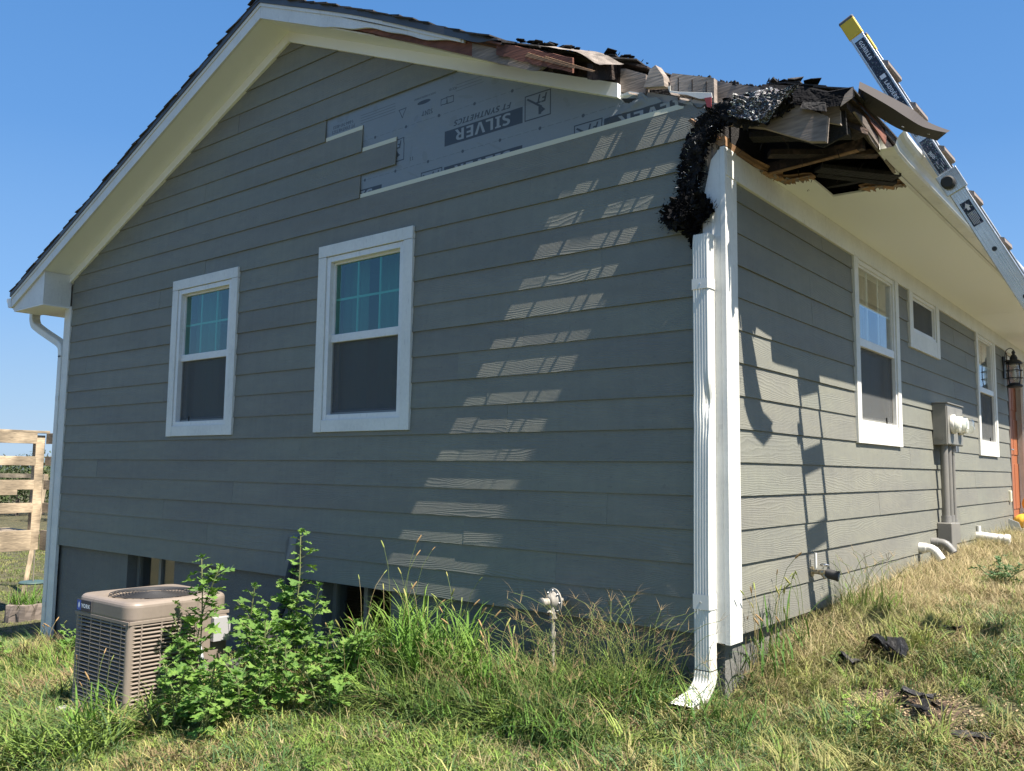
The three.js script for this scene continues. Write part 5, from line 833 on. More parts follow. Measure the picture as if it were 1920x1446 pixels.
// ---------------------------------------------------------------- air conditioner
{
  const tan = mat(L(0.255, 0.212, 0.178), 0.5, { map: whiteTone }), dark = mat(L(0.035, 0.035, 0.037), 0.7), coil = mat(L(0.10, 0.10, 0.10), 0.6, { metalness: 0.3 });
  const y0 = -0.79, t = thing('air_conditioner', 'tan louvred air conditioner half hidden by weeds below the gable', 'air conditioner', [-3.76, y0, 1.01]);
  const h = 0.36, top = 0.62, lid = 0.765;                              // half width, louvre top, lid top
  mesh('pad', bx(-0.44, 0.44, -0.09, -0.002, -0.44, 0.44, 0.01), mat(L(0.3, 0.29, 0.27), 0.9), t);
  mesh('base_pan', bx(-h, h, 0.0, 0.055, -h, h, 0.012), tan, t);
  for (const [a, b, c, d] of [[-h + 0.05, h - 0.05, h - 0.06, h - 0.05], [-h + 0.05, h - 0.05, -h + 0.05, -h + 0.06], [-h + 0.05, -h + 0.06, -h + 0.06, h - 0.06], [h - 0.06, h - 0.05, -h + 0.06, h - 0.06]]) mesh('coil', bx(a, b, 0.055, top, c, d), coil, t);
  for (const [sx, sz] of [[1, 1], [-1, 1], [1, -1], [-1, -1]]) mesh('corner_post', pipe(V(sx * (h - 0.03), 0.055, sz * (h - 0.03)), V(sx * (h - 0.03), top, sz * (h - 0.03)), 0.030, 12), tan, t);
  const rows = 22, sl = new RoundedBoxGeometry(0.66, 0.0095, 0.018, 1, 0.003), slv = new RoundedBoxGeometry(0.43, 0.0095, 0.018, 1, 0.003);
  const rib = new RoundedBoxGeometry(0.010, top - 0.055, 0.016, 1, 0.003);
  for (const [turn, panel] of [[0, false], [Math.PI / 2, true], [Math.PI, false], [-Math.PI / 2, false]]) {
    const f = group('louvre_panel', t); f.rotation.y = turn;
    for (let i = 0; i < rows; i++) { const m = mesh('slat', panel ? slv : sl, tan, f); m.position.set(panel ? -0.115 : 0, 0.075 + i * (top - 0.09) / (rows - 1), h - 0.008); m.rotation.x = 0.5; }
    for (let i = 0; i <= 4; i++) { const x = -0.27 + i * 0.135; if (panel && x > 0.09) continue; const m = mesh('rib', rib, tan, f); m.position.set(x, (top + 0.055) / 2, h - 0.007); }
    if (panel) mesh('service_panel', bx(0.105, h - 0.03, 0.055, top, h - 0.03, h, 0.004), tan, f);
  }
  // lid with its round grille
  const s = new THREE.Shape(), r = 0.10, w = h - 0.004; s.moveTo(-w + r, -w); s.lineTo(w - r, -w); s.quadraticCurveTo(w, -w, w, -w + r); s.lineTo(w, w - r); s.quadraticCurveTo(w, w, w - r, w); s.lineTo(-w + r, w); s.quadraticCurveTo(-w, w, -w, w - r); s.lineTo(-w, -w + r); s.quadraticCurveTo(-w, -w, -w + r, -w);
  const hole = new THREE.Path(); hole.absarc(0, 0, 0.285, 0, Math.PI * 2, true); s.holes.push(hole);
  const lg = new THREE.ExtrudeGeometry(s, { depth: 0.07, bevelEnabled: true, bevelThickness: 0.035, bevelSize: 0.035, bevelSegments: 4, curveSegments: 24, bevelOffset: -0.03 }); lg.rotateX(-Math.PI / 2); lg.translate(0, top + 0.03, 0);
  mesh('lid', uvBox(lg), tan, t); mesh('lid_skirt', bx(-h - 0.002, h + 0.002, top - 0.005, top + 0.018, h - 0.006, h + 0.002, 0.003), tan, t); mesh('lid_skirt', bx(h - 0.006, h + 0.0025, top - 0.005, top + 0.018, -h, h - 0.007, 0.003), tan, t);
  mesh('fan_shroud', lathe([[0.285, 0.0], [0.29, 0.09], [0.284, 0.09]], 36).translate(0, lid - 0.115, 0), tan, t);
  mesh('fan_guard', merge([...Array.from({ length: 12 }, (_, i) => new THREE.TorusGeometry(0.055 + i * 0.0205, 0.0026, 5, 48).rotateX(Math.PI / 2).translate(0, lid - 0.012 + 0.012 * Math.cos(i / 12 * 1.4), 0).toNonIndexed()), ...Array.from({ length: 8 }, (_, i) => { const a = i * 0.785; return pipe(V(Math.cos(a) * 0.05, lid + 0.001, Math.sin(a) * 0.05), V(Math.cos(a) * 0.29, lid - 0.012, Math.sin(a) * 0.29), 0.0025, 5); })]), dark, t);
  mesh('fan_motor', lathe([[0, 0.06], [0.05, 0.06], [0.06, 0.05], [0.06, 0.0]], 20).translate(0, lid - 0.065, 0), dark, t);
  for (let i = 0; i < 3; i++) mesh('fan_blade', slab([V(0.05, 0, -0.03), V(0.25, 0.02, -0.11), V(0.27, 0.05, 0.06), V(0.05, 0.03, 0.04)], V(0, -0.003, 0)).rotateY(i * 2.094).translate(0, lid - 0.1, 0), coil, t);
  mesh('screw', merge([[0.33, -0.25], [0.3, 0.3], [-0.2, 0.33]].map(([x, z]) => pipe(V(x, lid - 0.03, z), V(x, lid - 0.022, z), 0.006, 8))), steelMat, t);
  const badge = new THREE.PlaneGeometry(0.19, 0.066); badge.translate(-0.23, top + 0.062, h + 0.0075);
  mesh('badge', badge, mat(0xffffff, 0.35, { map: canvasTex(256, 112, (g, W, H) => { g.fillStyle = '#14233f'; g.fillRect(0, 0, W, H); g.fillStyle = '#1f4fa8'; g.fillRect(0, 0, 74, H); g.fillStyle = '#e9f1fb'; g.beginPath(); g.moveTo(37, 18); g.quadraticCurveTo(66, 52, 37, 92); g.quadraticCurveTo(8, 58, 37, 18); g.fill(); g.fillStyle = '#ffffff'; g.font = 'bold 62px sans-serif'; g.textBaseline = 'middle'; g.fillText('YORK', 80, 58, 168); }) }), t);
  mesh('badge_frame', bx(-0.330, -0.130, top + 0.025, top + 0.099, h + 0.0, h + 0.0065, 0.002), dark, t);
  // wiring whip and disconnect beside the service panel
  mesh('valve_cover', bx(h + 0.001, h + 0.04, 0.44, 0.60, -0.35, -0.22, 0.004), mat(L(0.34, 0.34, 0.34), 0.5), t, 'light grey valve cover on the service side');
  mesh('conduit_whip', tube([V(h + 0.02, 0.45, -0.12), V(h + 0.06, 0.36, -0.12), V(h + 0.05, 0.2, -0.18), V(h + 0.09, 0.08, -0.34), V(h + 0.3, 0.02, -0.62)], 0.018, 10, 30), mat(L(0.4, 0.42, 0.45), 0.5), t);
}

// ---------------------------------------------------------------- deck beyond the far corner
{
  const XC = -13.0, ZC = -2.15, y0 = -0.56, t = thing('deck', 'weathered timber deck with horizontal board railing beyond the far corner', 'deck', [XC, -1.6, ZC]);
  const o = V(XC, -1.6, ZC), B = (x0, x1, ya, yb, z0, z1, name, m = deckWoodMat) => mesh(name, bx(x0 - o.x, x1 - o.x, ya - o.y, yb - o.y, z0 - o.z, z1 - o.z, 0.004, rr(0, 3), rr(0, 3)), m, t);
  B(XC - 0.13, XC - 0.01, -0.55, 1.31, ZC + 0.02, ZC + 0.16, 'post'); B(XC - 0.13, XC - 0.01, -1.8, 1.17, ZC + 2.42, ZC + 2.56, 'post'); B(-7.78, -7.66, -1.6, 1.17, ZC - 0.15, ZC - 0.02, 'post');
  for (const [a, b] of [[1.170, 1.344], [0.815, 0.963], [0.427, 0.582], [0.057, 0.212]]) { B(XC, XC + 0.04, a, b, ZC + 0.165, ZC + 3.2, 'rail_board'); B(XC + 0.045, -7.66, a, b, ZC - 0.01, ZC + 0.03, 'rail_board'); }
  B(XC - 0.15, XC + 0.04, 1.346, 1.385, ZC - 0.03, ZC + 3.2, 'cap_rail');
  B(XC, XC + 0.042, -0.55, -0.226, ZC + 0.165, ZC + 3.2, 'skirt_board'); B(XC + 0.045, -7.66, -0.55, -0.226, ZC - 0.01, ZC + 0.032, 'skirt_board');
  for (let i = 0; i < 22; i++) B(XC - 1.3, XC - 0.012, y0 + 0.26, y0 + 0.3, ZC + 3.05 - i * 0.146, ZC + 3.05 - i * 0.146 + 0.138, 'deck_board');
  for (let i = 0; i < 12; i++) B(XC - 0.01, -7.67, y0 + 0.26, y0 + 0.3, ZC - 0.16 - i * 0.146, ZC - 0.022 - i * 0.146, 'deck_board');
  for (const [a, b] of [[0.30, 0.44], [-0.02, 0.11]]) B(XC - 1.305, XC - 1.265, a, b, ZC - 0.1, ZC + 3.2, 'rail_board');
  const sofa = thing('patio_bench', 'dark low bench on the deck, seen between the rail boards', 'bench', [XC - 0.7, y0 + 0.301, ZC + 1.3], Math.PI / 2);
  mesh('seat', bx(-0.8, 0.8, 0.22, 0.34, -0.3, 0.3, 0.02), mat(L(0.05, 0.055, 0.08), 0.8), sofa); for (const x of [-0.7, 0.7]) mesh('leg', bx(x - 0.03, x + 0.03, 0, 0.22, -0.25, 0.25), rubberMat, sofa);
}
{ // things standing on the lawn to the left
  const gy = groundY(-12.0, -1.58);
  const pl = thing('planter', 'hollow weathered stump planter with a tuft of grass on the far lawn', 'planter', [-12.0, gy, -1.58]);
  mesh('stump', displace(lathe([[0.0, 0.18], [0.19, 0.18], [0.21, 0.26], [0.25, 0.255], [0.26, 0.1], [0.265, -0.05]], 22), (v) => { const a = Math.atan2(v.z, v.x), k = 1 + 0.10 * Math.sin(a * 5) + 0.06 * Math.sin(a * 11 + v.y * 9); v.x *= k; v.z *= k; }), smokyWoodMat, pl);
  const post = thing('swing_post', 'thin slanting timber post of a swing behind the deck', 'post', [-15.6, groundY(-15.6, -3.0), -3.0]);
  mesh('pole', beam(V(0, -0.1, 0), V(0.1, 2.2, -0.25), 0.08, 0.08), deckWoodMat, post); mesh('brace', beam(V(0.1, 2.2, -0.25), V(-2.4, 2.2, 0.5), 0.08, 0.08), deckWoodMat, post);
  const sw = thing('rope_swing', 'round dark rope swing seat hanging under the deck line', 'swing', [-14.0, -1.22, -2.5]);
  mesh('seat', lathe([[0, 0.0], [0.2, 0.0], [0.23, 0.02], [0.2, 0.045], [0, 0.045]], 24), mat(L(0.05, 0.09, 0.09), 0.6), sw); mesh('rope', merge([pipe(V(0, 0.03, 0), V(0.02, 2.3, 0.05), 0.012, 6)]), mat(L(0.2, 0.18, 0.14), 0.9), sw);
}

// ---------------------------------------------------------------- plants
const leafMat = (r, g, b, tr = 0.35) => new THREE.MeshPhysicalMaterial({ color: L(r, g, b), roughness: 0.7, specularIntensity: 0.45, transmission: tr, thickness: 0, side: THREE.DoubleSide });
const ovateLeaf = (() => { const P = [], half = [[0, 0], [0.2, 0.2], [0.3, 0.42], [0.24, 0.7], [0, 1]]; for (const s of [1, -1]) for (let i = 0; i < 4; i++) { const a = [s * half[i][0], half[i][1], half[i][0] * 0.3 - 0.2 * half[i][1] ** 2], b = [s * half[i + 1][0], half[i + 1][1], half[i + 1][0] * 0.3 - 0.2 * half[i + 1][1] ** 2], m = [0, (half[i][1] + half[i + 1][1]) / 2, -0.2 * half[i][1] ** 2]; P.push(...m, ...(s > 0 ? a : b), ...(s > 0 ? b : a)); } const g = new THREE.BufferGeometry(); g.setAttribute('position', new THREE.Float32BufferAttribute(P, 3)); g.computeVertexNormals(); g.setAttribute('uv', new THREE.BufferAttribute(new Float32Array(P.length / 3 * 2), 2)); return g; })();
// many curved blades as one geometry
function blades(list) {                                                 // {p, dir(angle), len, w, lean, curl, twist}
  const P = [], N = [];
  for (const { x, y = 0, z, a, len, w, lean, curl, seg = 3 } of list) {
    const dx = Math.cos(a), dz = Math.sin(a), sx = -dz, sz = dx; let th = lean, px = x, py = y, pz = z, q = [];
    for (let i = 0; i <= seg; i++) { const t = i / seg, ww = w * (1 - t * t * 0.98) * (i === 0 ? 0.8 : 1) / 2; q.push([px - sx * ww, py, pz - sz * ww, px + sx * ww, py, pz + sz * ww, th]); const st = len / seg; px += Math.sin(th) * dx * st; py += Math.cos(th) * st; pz += Math.sin(th) * dz * st; th += curl / seg; }
    for (let i = 0; i < seg; i++) { const a0 = q[i], b0 = q[i + 1]; P.push(a0[0], a0[1], a0[2], a0[3], a0[4], a0[5], b0[0], b0[1], b0[2], a0[3], a0[4], a0[5], b0[3], b0[4], b0[5], b0[0], b0[1], b0[2]); }
  }
  const g = new THREE.BufferGeometry(); g.setAttribute('position', new THREE.Float32BufferAttribute(P, 3)); g.computeVertexNormals(); g.setAttribute('uv', new THREE.BufferAttribute(new Float32Array(P.length / 3 * 2), 2)); return g;
}
const tuftGeo = (n, l0, l1, w, rad, seed, curl = [0.3, 1.7]) => { const r = rngOf(seed), l = []; for (let i = 0; i < n; i++) l.push({ x: rr(-rad, rad, r), z: rr(-rad, rad, r), a: r() * 6.283, len: rr(l0, l1, r), w: w * rr(0.6, 1.3, r), lean: rr(0.05, 0.75, r), curl: rr(...curl, r) }); return blades(l); };
function scatter(name, geo, m, spots, colors, label, category) {
  const im = new THREE.InstancedMesh(geo, m, spots.length), d = new THREE.Object3D(), c = new THREE.Color();
  spots.forEach(([x, z, s, h = s], i) => { d.position.set(x, groundY(x, z) - 0.008, z); d.rotation.set(rr(-0.15, 0.15), rr(0, 6.283), rr(-0.15, 0.15)); d.scale.set(s, h, s); d.updateMatrix(); im.setMatrixAt(i, d.matrix); const q = rnd() < 0.5 ? pick(colors) : colors[Math.floor(clamp(noise(x * 1.6 + 7, z * 1.6 + 3) * 1.5 - 0.25, 0, 0.999) * colors.length)], k = rr(0.6, 1.35); c.setRGB(q[0] * k, q[1] * k, q[2] * k); im.setColorAt(i, c); });
  im.name = name; im.castShadow = im.receiveShadow = true; im.userData = { kind: 'stuff', label, category }; scene.add(im); return im;
}
const inHouse = (x, z) => x < 0.02 && z < -0.03 && x > -7.65;
const bare = (x, z) => Math.min(Math.hypot((x - 0.84) / 0.30, (z + 0.24) / 0.20), Math.hypot((x - 1.1) / 0.14, (z + 0.04) / 0.10), Math.hypot((x - 0.56) / 0.16, (z + 0.66) / 0.10), Math.hypot((x - 0.76) / 0.10, (z + 1.3) / 0.08)) + 0.9 * (noise(x * 7, z * 7) - 0.5);   // charred, chip-strewn patch
const inAC = (x, z) => Math.abs(x + 3.76) < 0.42 && Math.abs(z - 1.01) < 0.42;
// density field helper
function spots(n, x0, x1, z0, z1, keep, scale, seed) { const r = rngOf(seed), l = []; let k = 0; while (l.length < n && k++ < n * 12) { const x = rr(x0, x1, r), z = rr(z0, z1, r); if (inHouse(x, z) || inAC(x, z) || r() > keep(x, z)) continue; const s = scale(x, z) * rr(0.7, 1.3, r); l.push([x, z, s, s * rr(0.8, 1.15, r)]); } return l; }
const dry = (x, z) => clamp(0.10 * sstep(x, -0.6, 0.6) + sstep(-z, 0.5, 3.4) * 0.85 * sstep(x, -0.2, 0.2) + (noise(x * 1.7 + 9, z * 1.7) - 0.5) * 0.75, 0, 1);
const GREENS = [[0.12, 0.195, 0.038], [0.17, 0.255, 0.045], [0.065, 0.13, 0.035], [0.21, 0.27, 0.06], [0.09, 0.17, 0.06], [0.32, 0.31, 0.11], [0.24, 0.175, 0.09]], STRAWS = [[0.42, 0.345, 0.19], [0.50, 0.41, 0.24], [0.34, 0.28, 0.14], [0.29, 0.28, 0.11]];
{
  const gm = leafMat(1, 1, 1, 0.3); gm.color.setRGB(1, 1, 1);
  const t1 = tuftGeo(14, 0.05, 0.13, 0.0058, 0.035, 1, [0.5, 2.4]), t2 = tuftGeo(14, 0.05, 0.14, 0.0048, 0.05, 2, [0.8, 3.2]), t3 = tuftGeo(12, 0.12, 0.26, 0.0068, 0.03, 3, [0.4, 2.1]), t4 = tuftGeo(14, 0.06, 0.16, 0.0028, 0.045, 4, [0.4, 2.6]), t5 = tuftGeo(16, 0.03, 0.06, 0.006, 0.06, 6);
  const lenAt = (x, z) => 0.55 + 0.75 * noise(x * 2.1, z * 2.1) + 0.3 * noise(x * 7, z * 7);
  const front = (x, z) => bare(x, z) < 0.8 ? 0 : 1, near = (x, z) => front(x, z) * (x < -4.5 ? 0.6 : 1);
  scatter('lawn_grass', t1, gm, spots(13000, -8.5, 2.4, 0.02, 3.0, (x, z) => near(x, z) * (1 - 0.6 * dry(x, z)), lenAt, 11), GREENS, 'short green lawn grass in front of the gable', 'grass');
  scatter('lawn_grass', t2, gm, spots(16000, -8.5, 2.4, 0.02, 3.0, (x, z) => near(x, z), lenAt, 12), [...GREENS, [0.24, 0.30, 0.05], [0.36, 0.32, 0.12]], 'matted curling crabgrass over the front lawn', 'grass');
  scatter('lawn_grass', t1, gm, spots(9000, 0.03, 2.6, -9.5, 0.3, (x, z) => front(x, z) * (1 - 0.75 * dry(x, z)), (x, z) => lenAt(x, z) * 0.8, 13), GREENS, 'green grass among the straw along the side wall', 'grass');
  scatter('dry_grass', t4, gm, spots(13000, -0.8, 2.6, -9.8, 1.2, (x, z) => front(x, z) * (0.12 + dry(x, z)), (x, z) => lenAt(x, z) * 0.95, 14), STRAWS, 'dry straw-coloured grass along the side wall', 'grass');
  scatter('dry_grass', t4, gm, spots(1900, -8, 0.5, 0.05, 2.6, (x, z) => 0.6, (x, z) => lenAt(x, z), 15), STRAWS, 'dry thatch mixed into the front lawn', 'grass');
  scatter('tall_grass', t3, gm, spots(1700, -3.2, 0.0, 0.06, 0.75, (x, z) => (x > -0.34 ? 0.08 : 0.9), (x, z) => 0.9 + 0.5 * noise(x * 3, z * 3), 16), [...GREENS, [0.1, 0.17, 0.035]], 'knee-high green grass along the foot of the gable', 'grass');
  scatter('tall_grass', t3, gm, spots(1300, -0.1, 1.9, -1.6, 1.3, (x, z) => front(x, z) * (x < 0.16 && z > 0 && z < 0.8 ? 0.06 : 0.25 + 0.75 * noise(x * 2.3 + 4, z * 2.3)), (x, z) => 0.5 + 0.5 * noise(x * 3, z * 3), 20), [...GREENS, [0.30, 0.29, 0.11], [0.25, 0.26, 0.08]], 'longer wispy grass round the near corner', 'grass');
  scatter('tall_grass', t3, gm, spots(1500, -7.6, -3.2, 0.05, 2.2, (x, z) => 0.35 + 0.65 * noise(x * 2, z * 2), (x, z) => 0.65 + 0.6 * noise(x * 3, z * 3), 18), GREENS, 'longer grass tufts round the air conditioner', 'grass');
  scatter('dry_grass', tuftGeo(14, 0.16, 0.34, 0.0026, 0.05, 9, [0.5, 2.8]), gm, spots(900, 0.04, 0.5, -7.6, -0.1, (x, z) => 0.9 - x * 1.3, () => 0.8, 17), STRAWS, 'long bleached grass leaning on the side wall', 'grass');
  scatter('lawn_grass', t5, gm, spots(16000, -34, -7.7, -14, 3.2, (x, z) => x > -14 ? 1 : 0.35, (x, z) => 0.7 + (x < -14 ? 0.9 : 0), 19), [[0.17, 0.21, 0.05], [0.22, 0.24, 0.07], [0.14, 0.19, 0.045], [0.30, 0.28, 0.11]], 'mown lawn beyond the far corner', 'grass');
}
{ // small round-leaved ground cover between the grass
  const r = rngOf(71), l = []; for (let i = 0; i < 9; i++) { const a = r() * 6.283, g = ovateLeaf.clone(); g.scale(0.034, 0.034, 0.034); g.rotateX(-rr(0.7, 1.5, r)); g.rotateY(a); g.translate(Math.cos(a) * 0.02, rr(0.015, 0.06, r), Math.sin(a) * 0.02); l.push(g); }
  const gm = leafMat(1, 1, 1, 0.35); scatter('ground_cover', merge(l), gm, spots(2600, -8.2, 1.6, 0.3, 2.8, (x, z) => Math.pow(noise(x * 1.9 + 31, z * 1.9), 1.6) * 1.5 * (x > 0.1 ? 0.3 : 1), () => 1, 72), [[0.10, 0.19, 0.03], [0.14, 0.25, 0.035], [0.07, 0.14, 0.03], [0.20, 0.28, 0.05]], 'small round-leaved weeds woven through the front lawn', 'ground cover');
  scatter('tall_grass', tuftGeo(12, 0.14, 0.34, 0.0085, 0.04, 33, [0.5, 2.0]), gm, spots(620, -5.2, -3.0, 0.7, 2.0, (x, z) => (z > 1.4 || x > -3.35 ? 1 : 0.6), (x, z) => 0.8 + 0.6 * noise(x * 3, z * 3), 73), GREENS, 'rank grass standing against the air conditioner', 'grass');
}
// tall foxtail clumps with seed heads
const seedHead = (() => { const g = lathe([[0.0, 0], [0.0035, 0.004], [0.0055, 0.02], [0.005, 0.045], [0.0025, 0.06], [0, 0.064]], 8); return g; })();
const bristle = (() => { const r = rngOf(5), l = []; for (let i = 0; i < 46; i++) { const y = rr(0.002, 0.058, r), a = r() * 6.283; l.push({ x: Math.cos(a) * 0.004, z: Math.sin(a) * 0.004, y, a, len: rr(0.006, 0.011, r), w: 0.0009, lean: rr(0.4, 0.9, r), curl: 0, seg: 1 }); } return merge([seedHead.clone(), blades(l)]); })();
const headMats = [mat(L(0.30, 0.29, 0.09), 0.95), mat(L(0.34, 0.22, 0.10), 0.95), mat(L(0.22, 0.26, 0.07), 0.95)], foxMats = [leafMat(0.11, 0.225, 0.028), leafMat(0.16, 0.27, 0.04), leafMat(0.075, 0.165, 0.025)], stalkMats = [leafMat(0.20, 0.26, 0.07), leafMat(0.40, 0.33, 0.16)];
function foxtail(x, z, h, nb, ns, seed, label, { dryness = 0, spread = 0.14 } = {}) {
  const r = rngOf(seed), t = thing('foxtail_clump', label, 'grass clump', [x, groundY(x, z) - 0.01, z], 0, 'foxtail grass along the house'), bl = [], st = [];
  for (let i = 0; i < nb; i++) { const a = r() * 6.283, d = Math.sqrt(r()) * spread; bl.push({ x: Math.cos(a) * d, z: Math.sin(a) * d, y: rr(0, h * 0.45, r), a: r() * 6.283, len: rr(0.18, 0.42, r) * Math.min(1, h + 0.25), w: rr(0.006, 0.0145, r), lean: rr(0.1, 0.6, r), curl: rr(0.5, 2.1, r), seg: 4 }); }
  mesh('leaf_blades', blades(bl), dryness > 0.5 ? stalkMats[1] : pick(foxMats, r), t).userData.kind = 'stuff';
  for (let i = 0; i < ns; i++) {
    const a = r() * 6.283, d = Math.sqrt(r()) * spread * 0.8, hh = h * rr(0.62, 1.05, r), b = r() * 6.283, ln = rr(0.04, 0.3, r) * hh, p = [V(Math.cos(a) * d, 0, Math.sin(a) * d), V(Math.cos(a) * d + Math.cos(b) * ln * 0.15, hh * 0.5, Math.sin(a) * d + Math.sin(b) * ln * 0.15), V(Math.cos(a) * d + Math.cos(b) * ln * 0.5, hh * 0.85, Math.sin(a) * d + Math.sin(b) * ln * 0.5), V(Math.cos(a) * d + Math.cos(b) * ln, hh, Math.sin(a) * d + Math.sin(b) * ln)];
    st.push(tube(p, 0.0013, 4, 8)); const hd = mesh('seed_head', bristle, pick(headMats, r), t); hd.position.copy(p[3]); const dv = p[3].clone().sub(p[2]).normalize(); hd.quaternion.setFromUnitVectors(V(0, 1, 0), dv.add(V(Math.cos(b) * 0.3, 0, Math.sin(b) * 0.3)).normalize()); hd.scale.setScalar(rr(0.5, 1.0, r));
  }
  mesh('stalks', merge(st), pick(stalkMats, r), t).userData.kind = 'stuff'; return t;
}
[[-2.28, 0.34, 0.70, 150, 4, 'foxtail clump at the left edge of the basement window'], [-2.02, 0.28, 0.92, 220, 5, 'tallest foxtail clump, its lone seed head above the siding edge'], [-1.82, 0.40, 0.80, 230, 6, 'broad green foxtail clump right of the tallest one'], [-1.60, 0.32, 0.70, 200, 7, 'leafy foxtail clump between the tall clumps and the gas regulator'], [-1.38, 0.42, 0.62, 170, 8, 'foxtail clump just left of the gas regulator'], [-1.12, 0.46, 0.52, 90, 9, 'low foxtail clump in front of the gas regulator'], [-2.12, 0.62, 0.5, 90, 6, 'short foxtail clump in front of the tallest one']].forEach(([x, z, h, nb, ns, l], i) => foxtail(x, z, h, nb, ns, 300 + i, l));
[[0.10, -0.24, 0.50, 30, 12, 'thin brown-headed foxtails at the foot of the corner post'], [0.13, -0.50, 0.58, 24, 12, 'sparse dark-headed foxtails against the sunlit side wall'], [-5.75, 0.75, 0.42, 40, 6, 'brown-headed foxtails left of the air conditioner'], [-4.9, 1.75, 0.45, 70, 6, 'foxtail clump in front of the air conditioner'], [-3.35, 1.62, 0.5, 80, 7, 'foxtail clump at the near corner of the air conditioner']].forEach(([x, z, h, nb, ns, l], i) => foxtail(x, z, h, nb, ns, 340 + i, l, { dryness: i < 2 ? 0.3 : 0, spread: 0.16 }));
// wiry crabgrass with splayed finger heads
function crabgrass(x, z, h, n, seed, label) {
  const r = rngOf(seed), t = thing('crabgrass_clump', label, 'grass clump', [x, groundY(x, z) - 0.01, z], 0, 'wiry crabgrass near the corner'), st = [], fg = [], bl = [];
  for (let i = 0; i < n; i++) {
    const a = r() * 6.283, d = Math.sqrt(r()) * 0.16, b = r() * 6.283, hh = h * rr(0.45, 1.05, r), ln = rr(0.15, 0.65, r) * hh, o = V(Math.cos(a) * d, 0, Math.sin(a) * d), e = V(o.x + Math.cos(b) * ln, hh, o.z + Math.sin(b) * ln);
    st.push(tube([o, V(lerp(o.x, e.x, 0.2), hh * 0.55, lerp(o.z, e.z, 0.2)), V(lerp(o.x, e.x, 0.6), hh * 0.9, lerp(o.z, e.z, 0.6)), e], 0.0012, 4, 9));
    const nf = 3 + Math.floor(r() * 4); for (let k = 0; k < nf; k++) fg.push({ x: e.x, y: e.y, z: e.z, a: b + rr(-1.3, 1.3, r), len: rr(0.05, 0.11, r), w: 0.0021, lean: rr(0.5, 1.5, r), curl: rr(0.1, 0.7, r), seg: 2 });
  }
  for (let i = 0; i < n * 3; i++) bl.push({ x: rr(-0.18, 0.18, r), z: rr(-0.18, 0.18, r), y: rr(0, h * 0.3, r), a: r() * 6.283, len: rr(0.08, 0.22, r), w: rr(0.004, 0.009, r), lean: rr(0.2, 1.0, r), curl: rr(0.3, 1.6, r), seg: 3 });
  mesh('stalks', merge(st), stalkMats[r() < 0.8 ? 0 : 1], t).userData.kind = 'stuff'; mesh('seed_fingers', blades(fg), mat(L(0.22, 0.16, 0.075), 0.95), t).userData.kind = 'stuff'; mesh('leaf_blades', blades(bl), pick(foxMats, r), t).userData.kind = 'stuff';
}
[[-0.92, 0.30, 0.56, 56, 'wiry crabgrass right of the gas regulator'], [-0.70, 0.42, 0.52, 58, 'crabgrass clump midway between regulator and downspout'], [-0.50, 0.28, 0.60, 64, 'tallest brown-tipped crabgrass left of the downspout'], [-0.36, 0.34, 0.54, 58, 'dense brown-tipped crabgrass beside the downspout'], [-0.20, 0.16, 0.40, 22, 'crabgrass tangled behind the downspout elbow'], [-0.62, 0.72, 0.42, 60, 'low crabgrass tangle in front of the corner'], [-0.3, 0.85, 0.26, 30, 'low crabgrass mound in front of the downspout'], [0.16, 0.30, 0.30, 34, 'short crabgrass right of the downspout elbow'], [-1.3, 0.72, 0.42, 56, 'low crabgrass tangle below the gas regulator'], [0.22, -1.55, 0.40, 46, 'bleached crabgrass bushing up against the side wall']].forEach(([x, z, h, n, l], i) => crabgrass(x, z, h, n, 400 + i, l));

// lobed weeds
const lobed = (() => {
  const make = (seed, len) => {
    const r = rngOf(seed), half = [[0, 0], [0.05, 0.10], [0.20, 0.16], [0.34, 0.30], [0.22, 0.34], [0.20, 0.42], [0.42, 0.52], [0.46, 0.62], [0.24, 0.60], [0.17, 0.68], [0.26, 0.80], [0.12, 0.84], [0, 1]].map(([a, b]) => [a * rr(0.8, 1.15, r), b]);
    const P = []; const at = (a, b, s) => { const c = 0.16 * b * b * -1; return [s * a * len * 0.95, b * len * 0.98, (Math.abs(a) * 0.32 + c + 0.04 * Math.sin(b * 14 + s)) * len]; };
    for (const s of [1, -1]) for (let i = 0; i < half.length - 1; i++) { const m0 = at(0, (half[i][1] + half[i + 1][1]) / 2, s), p = at(...half[i], s), q = at(...half[i + 1], s); if (s > 0) P.push(...m0, ...p, ...q); else P.push(...m0, ...q, ...p); if (i < half.length - 2) { const m1 = at(0, (half[i + 1][1] + half[i + 2][1]) / 2, s); if (s > 0) P.push(...m0, ...q, ...m1); else P.push(...m0, ...m1, ...q); } }
    const g = new THREE.BufferGeometry(); g.setAttribute('position', new THREE.Float32BufferAttribute(P, 3)); g.computeVertexNormals(); g.setAttribute('uv', new THREE.BufferAttribute(new Float32Array(P.length / 3 * 2), 2)); return g;
  }; return [make(1, 1), make(2, 1), make(3, 1)];
})();
const weedMats = [leafMat(0.125, 0.25, 0.035, 0.45), leafMat(0.16, 0.30, 0.045, 0.45), leafMat(0.095, 0.20, 0.03, 0.45), leafMat(0.18, 0.31, 0.05, 0.45), leafMat(0.11, 0.23, 0.04, 0.45)], stemMat = mat(L(0.15, 0.17, 0.07), 0.8);
